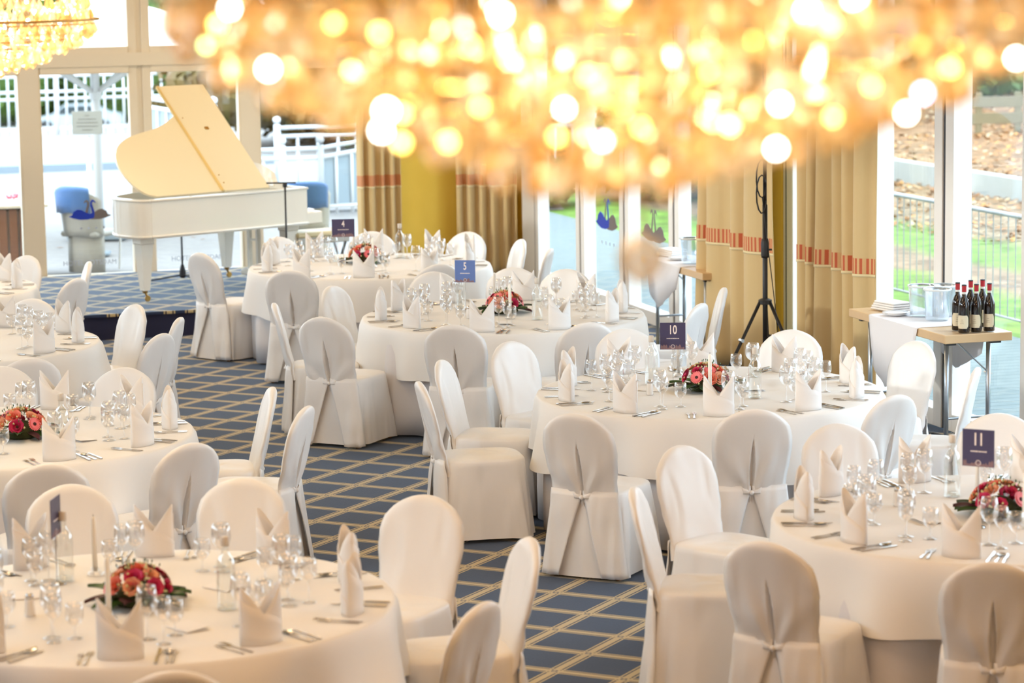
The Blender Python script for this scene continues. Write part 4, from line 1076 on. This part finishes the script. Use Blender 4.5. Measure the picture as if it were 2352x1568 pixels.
# ------------------------------------------------------------------ chandeliers
drop_me = {}
def drop_mesh(k, L_=.052, W_=.0155):
    m = M(); m.lathe([(.0008, L_*.5), (W_*.45, L_*.30), (W_*.9, -L_*.05), (W_, -L_*.2), (W_*.6, -L_*.42), (.0008, -L_*.5)], 7)
    me = bpy.data.meshes.new('crystal_drop'); me.from_pydata(m.v, [], m.f); me.materials.append(crystals[k]); return me
bulb_w = mat('bulb_white', (1, 1, 1), emit=((1, .96, .88), 26)); bulb_y = mat('bulb_yellow', (1, 1, 1), emit=((1, .72, .16), 12))
glint_p = mat('glint_rose', (1, 1, 1), emit=((1, .55, 1), 14)); glint_g = mat('glint_green', (1, 1, 1), emit=((.55, 1, .35), 12))  # rose and green glow imitates light split by the crystals
brass_c = mat('chandelier_brass', (.75, .5, .2), .25, 1)
def chandelier(lab, loc, near):
    t = thing('chandelier', lab, 'chandelier', loc)
    R_ = random.Random(5 if near else 6)
    dm = [drop_mesh(k) for k in range(3)]
    tiers = [(.03, .0), (.10, .005), (.17, .02), (.24, .045), (.31, .070), (.38, .095), (.45, .125), (.52, .155), (.565, .195)]
    parts = []; extra = M()
    for r, z in tiers:
        n_ = max(4, int(2*PI*r/.050)); m = M()
        for k in range(n_):
            a = 2*PI*(k+R_.random()*.5)/n_
            parts.append((r*cos(a), r*sin(a), z+.03+R_.uniform(-.008, .008)))
        m.tube([(r*cos(2*PI*q/24), r*sin(2*PI*q/24), z+.068) for q in range(25)], .003, 5); m.obj('tier_ring', brass_c, t, smooth=True)
    R_.shuffle(parts)
    for i, p in enumerate(parts[:300]):
        o = bpy.data.objects.new('crystal_drop', dm[R_.choice((0, 0, 1, 2))]); COL.objects.link(o); o.parent = t; o.location = p; o.rotation_euler = (R_.uniform(-.12, .12), R_.uniform(-.12, .12), R_.uniform(0, 3))
    ex = parts[300:]
    for lv in range(5):
        n_ = 95
        for k in range(n_):
            a = 2*PI*(k+.5*lv)/n_; rr_ = .575-.012*lv+R_.uniform(-.012, .012); ex.append((rr_*cos(a), rr_*sin(a), .245+.05*lv+R_.uniform(-.01, .01)))
        for k in range(55):
            a = R_.uniform(0, 6.28); rr_ = R_.uniform(.12, .5); ex.append((rr_*cos(a), rr_*sin(a), .16+.06*lv+rr_*.15))
    L_, W_ = .052, .0155
    for p in ex:
        extra.lathe([(.0008, L_*.5), (W_*.45, L_*.30), (W_, -L_*.15), (.0008, -L_*.5)], 6, p, R_.choice((0, 0, 1, 2)))
    o = extra.obj('crystal_strings', crystals, t); o['kind'] = 'stuff'
    m = M()
    for zz in (.28, .38, .5): m.tube([(.60*cos(2*PI*q/36), .60*sin(2*PI*q/36), zz) for q in range(37)], .006, 6)
    for q in range(6): a = PI/3*q; m.tube([(0, 0, .56), (.60*cos(a), .60*sin(a), .50)], .005, 5); 
    m.tube([(0, 0, .5), (0, 0, ZC-loc[2]-.03)], .008, 8); m.obj('frame', brass_c, t, smooth=True)
    m = M(); m.lathe([(.07, ZC-loc[2]-.05), (.06, ZC-loc[2])], 16); m.obj('ceiling_rose', brass_c, t)
    # lamps, plus added glowing beads for coloured crystal glints
    def bulb_glint(x, y, z, mt, r=.0055):
        b = M(); b.lathe([(.0005, r), (r*.7, r*.7), (r, 0), (r*.7, -r*.7), (.0005, -r)], 8); bo = b.obj('lamp_glint', mt, t, smooth=True, loc=(x, y, z))
    if near:
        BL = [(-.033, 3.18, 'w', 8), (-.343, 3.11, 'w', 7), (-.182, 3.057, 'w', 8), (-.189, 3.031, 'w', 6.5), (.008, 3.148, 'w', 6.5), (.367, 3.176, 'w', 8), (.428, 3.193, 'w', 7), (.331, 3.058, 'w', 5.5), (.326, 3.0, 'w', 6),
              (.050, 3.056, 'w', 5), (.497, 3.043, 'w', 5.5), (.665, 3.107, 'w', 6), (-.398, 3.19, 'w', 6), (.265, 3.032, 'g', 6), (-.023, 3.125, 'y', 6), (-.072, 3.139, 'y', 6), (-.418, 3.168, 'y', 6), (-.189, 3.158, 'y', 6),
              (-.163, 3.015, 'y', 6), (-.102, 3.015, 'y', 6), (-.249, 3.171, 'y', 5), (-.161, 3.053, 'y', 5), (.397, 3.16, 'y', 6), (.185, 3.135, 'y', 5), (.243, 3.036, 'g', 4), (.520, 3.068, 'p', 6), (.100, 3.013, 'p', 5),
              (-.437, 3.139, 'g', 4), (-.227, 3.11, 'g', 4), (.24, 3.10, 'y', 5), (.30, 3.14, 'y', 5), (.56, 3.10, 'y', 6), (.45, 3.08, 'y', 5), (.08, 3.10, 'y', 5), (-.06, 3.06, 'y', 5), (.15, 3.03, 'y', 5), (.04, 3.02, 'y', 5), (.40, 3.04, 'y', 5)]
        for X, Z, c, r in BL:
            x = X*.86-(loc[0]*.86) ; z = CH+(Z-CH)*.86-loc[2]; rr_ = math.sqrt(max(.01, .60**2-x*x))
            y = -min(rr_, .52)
            bulb_glint(x, y, z, {'w': bulb_w, 'y': bulb_y, 'p': glint_p, 'g': glint_g}[c], r*.001)
    else:
        for k in range(30):
            a = R_.uniform(0, 6.28); r = R_.uniform(.25, .58); bulb_glint(r*cos(a), r*sin(a), .10+.25*r+R_.uniform(0, .2), R_.choice((bulb_w, bulb_w, bulb_y)), .009)
    for q in range(8 if near else 5):
        a = 2*PI*q/(8 if near else 5); light('chandelier_lamp', 'POINT', (loc[0]+.36*cos(a), loc[1]+.36*sin(a), loc[2]+.27), 3.0 if near else 13, (1, .74, .42), .03)
    light('chandelier_lamp', 'POINT', (loc[0], loc[1], loc[2]+.2), 3, (1, .72, .40), .03)
    return t
near_ch = chandelier('large out-of-focus crystal chandelier across the top right', (.14, 3.6, 2.935), True)
chandelier('crystal chandelier with clear drops at the top left corner', (-2.38, 12.0, 2.74), False)
# the finial ball and its chain hang lowest
fb = M(); fb.lathe([(.0008, .034), (.02, .026), (.031, .010), (.033, 0), (.026, -.018), (.0008, -.034)], 9); fo = fb.obj('finial_ball', crystals[2], near_ch, loc=(.03, -.05, -.075))
fb = M(); fb.tube([(0, 0, .034), (0, 0, .12)], .0015, 5)
for k in range(4): fb.lathe([(.0008, .006), (.006, 0), (.0008, -.006)], 6, (0, 0, .045+k*.018))
fb.obj('finial_chain', crystals[2], near_ch, loc=(.03, -.05, -.075))

# ------------------------------------------------------------------ outside
def gpoly(m, pts, z=0, mi=0): m.add([RW(u, v, z) for u, v in pts], [tuple(range(len(pts)))], mi)
# garden ground: flat, then a leafy bank rising beyond the kerb
m = M()
def gh(u): return 0 if u < 17.2 else (u-17.2)*.055
us = [8.5, 10.95, 12, 13, 14, 15, 16, 17.19, 17.2, 18, 19, 20, 21, 24, 30, 45, 70]; vs_ = [-10+5*i for i in range(14)]
pv = [tuple(RW(u, v, -.03+(gh(u)+.05*sin(v*.7+u) if u > 17.5 else 0)+(.26 if u == 17.2 else 0)+(.26 if u > 17.2 else 0))) for v in vs_ for u in us]
m.add(pv, [(j*len(us)+i, j*len(us)+i+1, (j+1)*len(us)+i+1, (j+1)*len(us)+i) for j in range(len(vs_)-1) for i in range(len(us)-1)])
tag(m.obj('garden_ground', lawn, smooth=False), 'green lawn and leaf-strewn bank outside the right glazing', 'ground'); bpy.data.objects['garden_ground']['kind'] = 'structure'
m = M(); rbox(m, 17.0, 17.2, -5, 55, -.05, .27); tag(m.obj('garden_kerb', concrete), 'long low concrete kerb between the path and leafy bank', 'kerb')
m = M()
v = 2.0
deck = thing('wooden_deck', 'grey wooden deck along the right glazing', 'deck')
k = 0
while v < 34:
    rbox(m, 8.52, 10.9, v, v+.135, -.045, -.012); v += .142
o = m.obj('deck_boards', deck_m, deck); o['kind'] = 'stuff'
m = M(); rbox(m, 8.5, 10.92, 2, 34.1, -.12, -.046); m.obj('deck_frame', concrete, deck)
m = M(); gpoly(m, [(-90, 27.25), (8.45, 27.25), (8.45, 34.2), (11.2, 34.2), (14, 45), (17, 57), (-90, 57)], -.018); o = m.obj('terrace_paving', gravel); tag(o, 'pale paved terrace outside the back glazing', 'ground', kind='structure')
m = M(); gpoly(m, [(-120, 57), (17, 57), (40, 60), (40, 220), (-120, 220)], -4.6); o = m.obj('lower_parking_ground', mat('parking_asphalt', (.20, .19, .18), .9, noise=(.4, .5, (.10, .16, .05)))); tag(o, 'lower parking ground behind the long white balustrade', 'ground', kind='structure')
m = M(); rbox(m, -120, 17, 56.9, 57.0, -4.6, -.02); struct(m.obj('wall_terrace', concrete))
# fallen leaves on the bank and a few on the deck
R_ = random.Random(77)
for nm, lab, cnt, ur, vr_, zf, sz in (('leaf_litter', 'brown fallen leaves covering the garden bank', 15000, (14.0, 26), (28, 50), 1, .055), ('deck_leaves', 'few pale fallen leaves scattered on the wooden deck', 60, (8.7, 10.8), (13, 33), 0, .035), ('terrace_leaves', 'scattered orange fallen leaves on the terrace paving', 90, (2.5, 9), (28, 46), 2, .05)):
    m = M()
    for _ in range(cnt):
        u_ = R_.uniform(*ur); v_ = R_.uniform(*vr_)
        z_ = (-.03+gh(u_)+(.05*sin(v_*.7+u_) if u_ > 17.5 else 0)+(.26 if u_ > 17.2 else 0)+.03) if zf == 1 else (-.006 if zf == 0 else -.012)
        c_ = RW(u_, v_, z_); a_ = R_.uniform(0, 6.28); q_ = sz*R_.uniform(.6, 1.2)
        d1 = Vector((cos(a_), sin(a_), R_.uniform(0, .5)*(zf == 1)))*q_; d2 = Vector((-sin(a_), cos(a_), R_.uniform(0, .3)*(zf == 1)))*q_*.6
        m.add([c_-d1, c_+d2, c_+d1, c_-d2], [(0, 1, 2, 3)], R_.choice((0, 0, 1, 2)))
    o = m.obj(nm, [mat('dead_leaf_brown', (.30, .14, .05), .8), mat('dead_leaf_orange', (.50, .24, .07), .8), mat('dead_leaf_pale', (.46, .34, .20), .8)]); tag(o, lab, 'leaves', kind='stuff')
# railing by the deck
rl = thing('steel_railing', 'grey steel railing with thin upright bars beyond the deck', 'railing')
m = M(); m.tube([RW(11.02, 12, 1.0), RW(11.02, 27.5, 1.0)], .022, 8); m.obj('top_rail', galv, rl, smooth=True)
m = M(); m.tube([RW(11.02, 12, .10), RW(11.02, 27.5, .10)], .012, 6); m.obj('bottom_rail', galv, rl, smooth=True)
bm_ = M(); bm_.tube([(0, 0, .10), (0, 0, .99)], .006, 6); b0 = bm_.obj('bar', galv, rl, loc=RW(11.02, 16, 0))
v = 16.14
while v < 27.4:
    o = b0.copy(); COL.objects.link(o); o.location = RW(11.02, v, 0); v += .14
for v in (14.5, 18.9, 22.1, 25.3):
    m = M(); m.tube([RW(11.04, v, -.03), RW(11.04, v, 1.0)], .02, 8); m.obj('post', galv, rl)
# timber fence on the bank
tf = thing('timber_fence', 'weathered timber rail fence on top of the leafy bank', 'fence')
for k in range(9):
    x = 6.9+k*.62; y = 44.0-.05*k; zb = .36+.012*k
    m = M(); m.box((x, y, zb+.25), (.10, .10, .80), rad(3), bev=.01); m.obj('post', timber, tf)
    if k < 8:
        for dz in (.24, .50):
            m = M(); m.box((x+.31, y-.07, zb+dz+.004), (.64, .03, .17), rad(-4.6), bev=.004); m.obj('board', timber, tf)
# white handrail fences at the ramp
def balus(lab, a, b, h0, h1, zb=0, n_=10, ball=True, panel=False, rails=(0, .12)):
    A = Vector((*a, 0)); B = Vector((*b, 0)); t_ = thing('white_balustrade', lab, 'fence', A)
    D = B-A
    for rr_ in rails:
        m = M(); m.tube([(0, 0, h0-rr_), (D.x, D.y, h1-rr_)], .028, 8); m.obj('rail', white_out, t_, smooth=True)
    m = M(); m.tube([(0, 0, zb+.1), (D.x, D.y, zb+.1)], .025, 8); m.obj('rail', white_out, t_, smooth=True)
    for k in range(n_+1):
        q = k/n_; big = k in (0, n_) or k % 4 == 0; h = h0+(h1-h0)*q
        m = M(); m.tube([(D.x*q, D.y*q, zb), (D.x*q, D.y*q, h+(.05 if big else -.1))], .045 if big else .02, 8)
        if big and ball: m.lathe([(.001, -.06), (.045, -.03), (.055, 0), (.045, .035), (.001, .06)], 10, (D.x*q, D.y*q, h+.11))
        m.obj('post' if big else 'baluster', white_out, t_, smooth=True)
    if panel:
        m = M(); m.add([(0, .03, zb+.12), (D.x, D.y+.03, zb+.12), (D.x, D.y+.03, h1-.15), (0, .03, h0-.15)], [(0, 1, 2, 3)]); m.obj('infill_panel', mat('frosted_panel', (.28, .34, .38), .4), t_, thick=.01)
    return t_
balus('white balustrade with ball posts outside, right of the piano lid', (-3.19, 37.8), (1.2, 39.2), 1.0, 1.02, n_=16, panel=False)
balus('sloping white handrail in front of the ramp balustrade', (-3.9, 35.2), (-2.45, 35.6), .86, .86, n_=6)
balus('sloping white ramp handrail rising to the right', (-2.45, 35.6), (.3, 37.0), .86, 1.25, n_=14, panel=True)
balus('white balustrade with pale panels outside, behind the piano lid', (-5.1, 38.0), (-3.9, 36.4), 1.45, 1.35, n_=8, panel=True)
balus('long white balustrade beyond the terrace, left of the piano', (-16.0, 51.5), (-4.5, 55.0), 1.25, 1.25, n_=64, rails=(0, .12, .42, .56))
m = M(); m.box((-2.6, 36.2, .22), (3.6, .22, .3), rad(18)); tag(m.obj('planter_wall', kerb_m), 'low pale blue wall under the sloping ramp handrail', 'wall')
m = M(); rbox(m, -30, 9.5, 44.2, 44.6, -.04, .10); tag(m.obj('terrace_kerb', kerb_m), 'pale blue kerb stone line across the terrace', 'kerb')
# parasol
p = thing('garden_parasol', 'large open white parasol outside the back glazing', 'parasol', (-4.95, 33.0, 0))
m = M(); m.tube([(0, 0, .05), (0, 0, 2.95)], .055, 12); m.obj('pole', white_out, p, smooth=True)
m = M(); m.box((0, 0, .03), (.7, .7, .06), bev=.01); m.obj('base_plate', kerb_m, p)
def can(u, q):
    a = 2*PI*u; sc_ = 1/max(abs(cos(a)), abs(sin(a)))**.85
    r = 1.95*q*sc_; return (r*cos(a), r*sin(a), 2.92-.62*q**1.15-.03*q*q*cos(8*a))
m = M(); m.grid(can, 48, 9, closed=True)
m.grid(lambda u, q: (can(u, 1)[0], can(u, 1)[1], can(u, 1)[2]-.17*q), 48, 2, closed=True); m.obj('canopy', mat('parasol_canvas', (.86, .85, .82), .8), p, smooth=True)
for k in range(8):
    a = PI/4*k+.2; m = M(); e = can(a/(2*PI), .62); m.tube([(0, 0, 1.72), (e[0], e[1], e[2]-.03)], .028, 6); m.obj('strut', white_out, p)
m = M(); m.lathe([(.07, 1.66), (.08, 1.72), (.07, 1.8)], 10); m.obj('runner_hub', white_out, p)
# notice board on a post
nb = thing('notice_board', 'white notice board on a thin post outside the glazing', 'sign', (-4.75, 31.0, 0), RZ-.25)
m = M(); m.tube([(0, 0, .03), (0, 0, 1.35)], .028, 8); m.obj('post', white_out, nb, smooth=True)
m = M(); m.box((0, 0, .015), (.4, .3, .03), bev=.006); m.obj('foot', kerb_m, nb)
m = M(); m.box((0, -.03, 1.50), (.34, .02, .26), bev=.003); m.obj('board', mat('board_face', (.34, .345, .33), .6), nb)
m = M(); 
for k, w_ in enumerate((.05, .20, .24, .24, .12)): m.box((0, -.042, 1.58-.04*k), (w_, .001, .006))
m.obj('printed_lines', mat('board_print', (.14, .14, .14), .6), nb)
# terrace chairs with blankets
def shell_chair(lab, loc, rz, blanket, bm2):
    t_ = thing('terrace_chair', lab, 'chair', loc, rz)
    top = lambda a: .88-.10*(abs(a)/1.2)**3
    def fn(u, q):
        a = (u-.5)*2.4; r = .27+.02*q; return (r*sin(a), -.02-r*cos(a)-.05*q, .40+q*(top(a)-.40))
    m = M(); m.grid(fn, 17, 8); m.obj('back_shell', wicker, t_, smooth=True, thick=.025)
    m = M(); m.box((0, .0, .41), (.48, .50, .06), bev=.02); m.obj('seat', wicker, t_)
    m = M(); m.grid(lambda u, q: (.25*sin((u-.5)*2.4), -.25*cos((u-.5)*2.4), .40*(1-q)), 17, 3); m.obj('lower_shell', wicker, t_, smooth=True, thick=.02)
    for sx in (-1, 1):
        m = M(); m.tube([(sx*.2, .2, 0), (sx*.21, .22, .40)], .014, 8); m.obj('leg', white_out, t_)
    m = M(); prof = [(.055, .52), (.052, .70), (.048, 1.0), (.040, 1.03), (0, 1.055), (-.040, 1.03), (-.048, 1.0), (-.055, .72), (-.060, .58)]
    vs = []; n_ = 13
    for off, q in prof:
        for j in range(n_):
            a = (j/(n_-1)-.5)*1.5; qq = min(q, 1); r = .27+.02*qq+off
            z = .40+qq*(top(a)-.40)+max(0, q-1)*.9+.008*sin(j*1.3)*(q < .75)
            vs.append((r*sin(a), -.02-r*cos(a)-.05*qq, z))
    m.add(vs, [(i*n_+j, i*n_+j+1, (i+1)*n_+j+1, (i+1)*n_+j) for i in range(len(prof)-1) for j in range(n_-1)])
    b = m.obj('blanket', blanket, None, smooth=True, thick=.014, loc=loc, rz=rz); tag(b, bm2, 'blanket')
shell_chair('white terrace chair outside with a blanket, behind the swan decal', (-4.50, 29.4, 0), rad(-30), blue_blanket, 'blue blanket over the terrace chair behind the swan decal')
shell_chair('white terrace chair outside behind the right end of the piano', (-2.24, 29.6, 0), rad(12), blue_blanket, 'blue blanket over the terrace chair right of the piano')
t = thing('terrace_table', 'terrace table with dark wood slat sides and white top', 'table', (-5.45, 29.2, 0), RZ)
m = M(); m.box((0, 0, .74), (.95, .7, .035), bev=.006); m.obj('tabletop', mat('pale_tabletop', (.72, .64, .52), .4), t)
for k in range(7):
    m = M(); m.box((-.33+.11*k, -.28, .36), (.085, .03, .70), bev=.004); m.obj('slat', mat('slat_brown', (.22, .10, .055), .6), t)
m = M(); m.box((0, .0, .35), (.74, .5, .68)); m.obj('core', mat('slat_core', (.45, .40, .36), .7), t)
t = thing('flower_pot', 'small pot of pink flowers on the terrace table', 'plant', RW(3.30, 28.9, .758))
t.location = (-5.27, 29.0, .758)
m = M(); m.lathe([(.035, 0), (.045, .06)], 12); m.obj('pot', porcelain, t)
m = M(); R_ = random.Random(4)
for k in range(26): m.lathe([(.001, -.012), (.014, 0), (.001, .012)], 6, (R_.uniform(-.06, .06), R_.uniform(-.05, .05), .075+R_.uniform(-.01, .03)))
o = m.obj('blossoms', ros[1], t); o['kind'] = 'stuff'
# parked car behind the balustrade
t = thing('parked_car', 'silver parked car beyond the long white balustrade', 'car', (-20.6, 131, -4.6), rad(4))
cp = [(-2.1, .3), (-2.15, .62), (-1.5, .80), (-1.15, .86), (-.55, 1.32), (.75, 1.36), (1.55, .95), (2.1, .85), (2.2, .55), (2.15, .3)]
m = M(); m.prism([(x, z) for x, z in cp], -.85, .85, T=Matrix.Rotation(PI/2, 4, 'X')); m.obj('body', mat('car_silver', (.50, .54, .58), .3, .5), t)
m = M(); m.prism([(-1.0, .88), (-.5, 1.27), (.7, 1.30), (1.3, .95)], -.86, .86, T=Matrix.Rotation(PI/2, 4, 'X')); m.obj('side_window', mat('car_glass', (.05, .06, .07), .1), t)
for x in (-1.35, 1.35):
    for y in (-.8, .8):
        m = M(); m.lathe([(.2, -.1), (.32, -.1), (.32, .1), (.2, .1)], 16, T=Matrix.Translation((x, y, .32)) @ Matrix.Rotation(PI/2, 4, 'X')); m.obj('wheel', blackp, t)
# hedges and trees
def foliage(m, c, r, n_, leaf, R_, sq=1.0, mi=0):
    for _ in range(n_):
        a = R_.uniform(0, 2*PI); z = R_.uniform(-.9, 1); q = math.sqrt(1-z*z) if abs(z) < 1 else 0; k = R_.uniform(.72, 1.0)*(1+.18*sin(3*a+5*z))
        p = Vector((c[0]+r*k*q*cos(a), c[1]+r*k*q*sin(a), c[2]+r*k*z*sq))
        d1 = Vector((R_.uniform(-1, 1), R_.uniform(-1, 1), R_.uniform(-1, 1))).normalized()*leaf; d2 = d1.cross(Vector((R_.uniform(-1, 1), R_.uniform(-1, 1), R_.uniform(-1, 1)))).normalized()*leaf*.6
        m.add([p-d1, p+d2, p+d1, p-d2], [(0, 1, 2, 3)], mi)
def bush(lab, loc, r, h, mt, seed, n_=2200, leaf=.09, trunk=0):
    R_ = random.Random(seed)
    t_ = thing('tree' if trunk else 'shrub', lab, 'tree' if trunk else 'shrub', loc, 0, 'trees and shrubs outside')
    m = M()
    for k in range(5):
        rr_ = r*R_.uniform(.55, .8); cc = (R_.uniform(-.5, .5)*r, R_.uniform(-.5, .5)*r, trunk+h*(.30+.09*k)); sq = h/(2*r)*1.05
        foliage(m, cc, rr_, n_, leaf, R_, sq)
        m.grid(lambda u, q: (cc[0]+rr_*(.84+.05*sin(9*u*PI*2+6*q)+.04*sin(31*q))*sin(PI*q)*cos(2*PI*u), cc[1]+rr_*(.84+.05*sin(7*u*PI*2+9*q))*sin(PI*q)*sin(2*PI*u), max(.02, cc[2]-rr_*.86*sq*cos(PI*q))), 20, 11, closed=True)
    o = m.obj('foliage', mt, t_); o['kind'] = 'stuff'
    c = M(); c.tube([(0, 0, 0), (.02, 0, max(.3, trunk+.2))], .05+.02*trunk, 8); c.obj('trunk', bark, t_)
SH = [('green hedge bush beyond the car, left', (-27.5, 140, -4.6), 5, 10, bush1), ('tall green bush left of the parasol pole', (-22.5, 143, -4.6), 4.6, 10, bush1), ('green bush right of the parasol pole', (-17.5, 141, -4.6), 4.6, 9.5, bush1),
      ('dark green bush behind the white balustrade', (-5.8, 67, -4.6), 3.0, 7.0, bush2), ('green autumn bush right of the back glazing post', (-3.6, 50, 0), 2.2, 2.6, bush3), ('rounded green bush above the ramp', (-1.8, 49, 0), 2.2, 2.6, bush1),
      ('dark bush beside the gold curtain', (.3, 50, 0), 2.2, 3.4, bush2), ('far autumn tree above the ramp', (-9.0, 150, -4.6), 6.5, 12, bush3), ('far dark tree at the left', (-33, 150, -4.6), 7, 12, bush2),
      ('low green planter shrub at the end of the deck', (.15, 36.6, 0), .8, .6, bush1), ('bright green shrub beyond the lawn, behind the swan', (2.4, 37.5, 0), 1.3, 1.6, bush1), ('green shrub behind the far side table', (3.3, 34.5, 0), 1.1, 1.5, bush1),
      ('autumn shrub on the far lawn edge', (1.4, 42, 0), 1.8, 2.2, bush3), ('green bush behind the timber fence', (10.2, 46.5, .4), 1.8, 2.4, bush1), ('olive bush behind the timber fence, left', (6.2, 47.5, .2), 1.6, 2.0, bush2),
      ('autumn bush far up the bank', (4.0, 50, 0), 2.5, 3.0, bush3), ('green bush far up the bank', (8.2, 53, .3), 3.0, 3.5, bush1), ('far olive tree row', (3.5, 56, 0), 3.5, 5, bush2)]
for i, (lab, loc, r, h, mt) in enumerate(SH): bush(lab, loc, r, h, mt, i+40, 1000 if r < 3 else 1400, .05+.035*r)
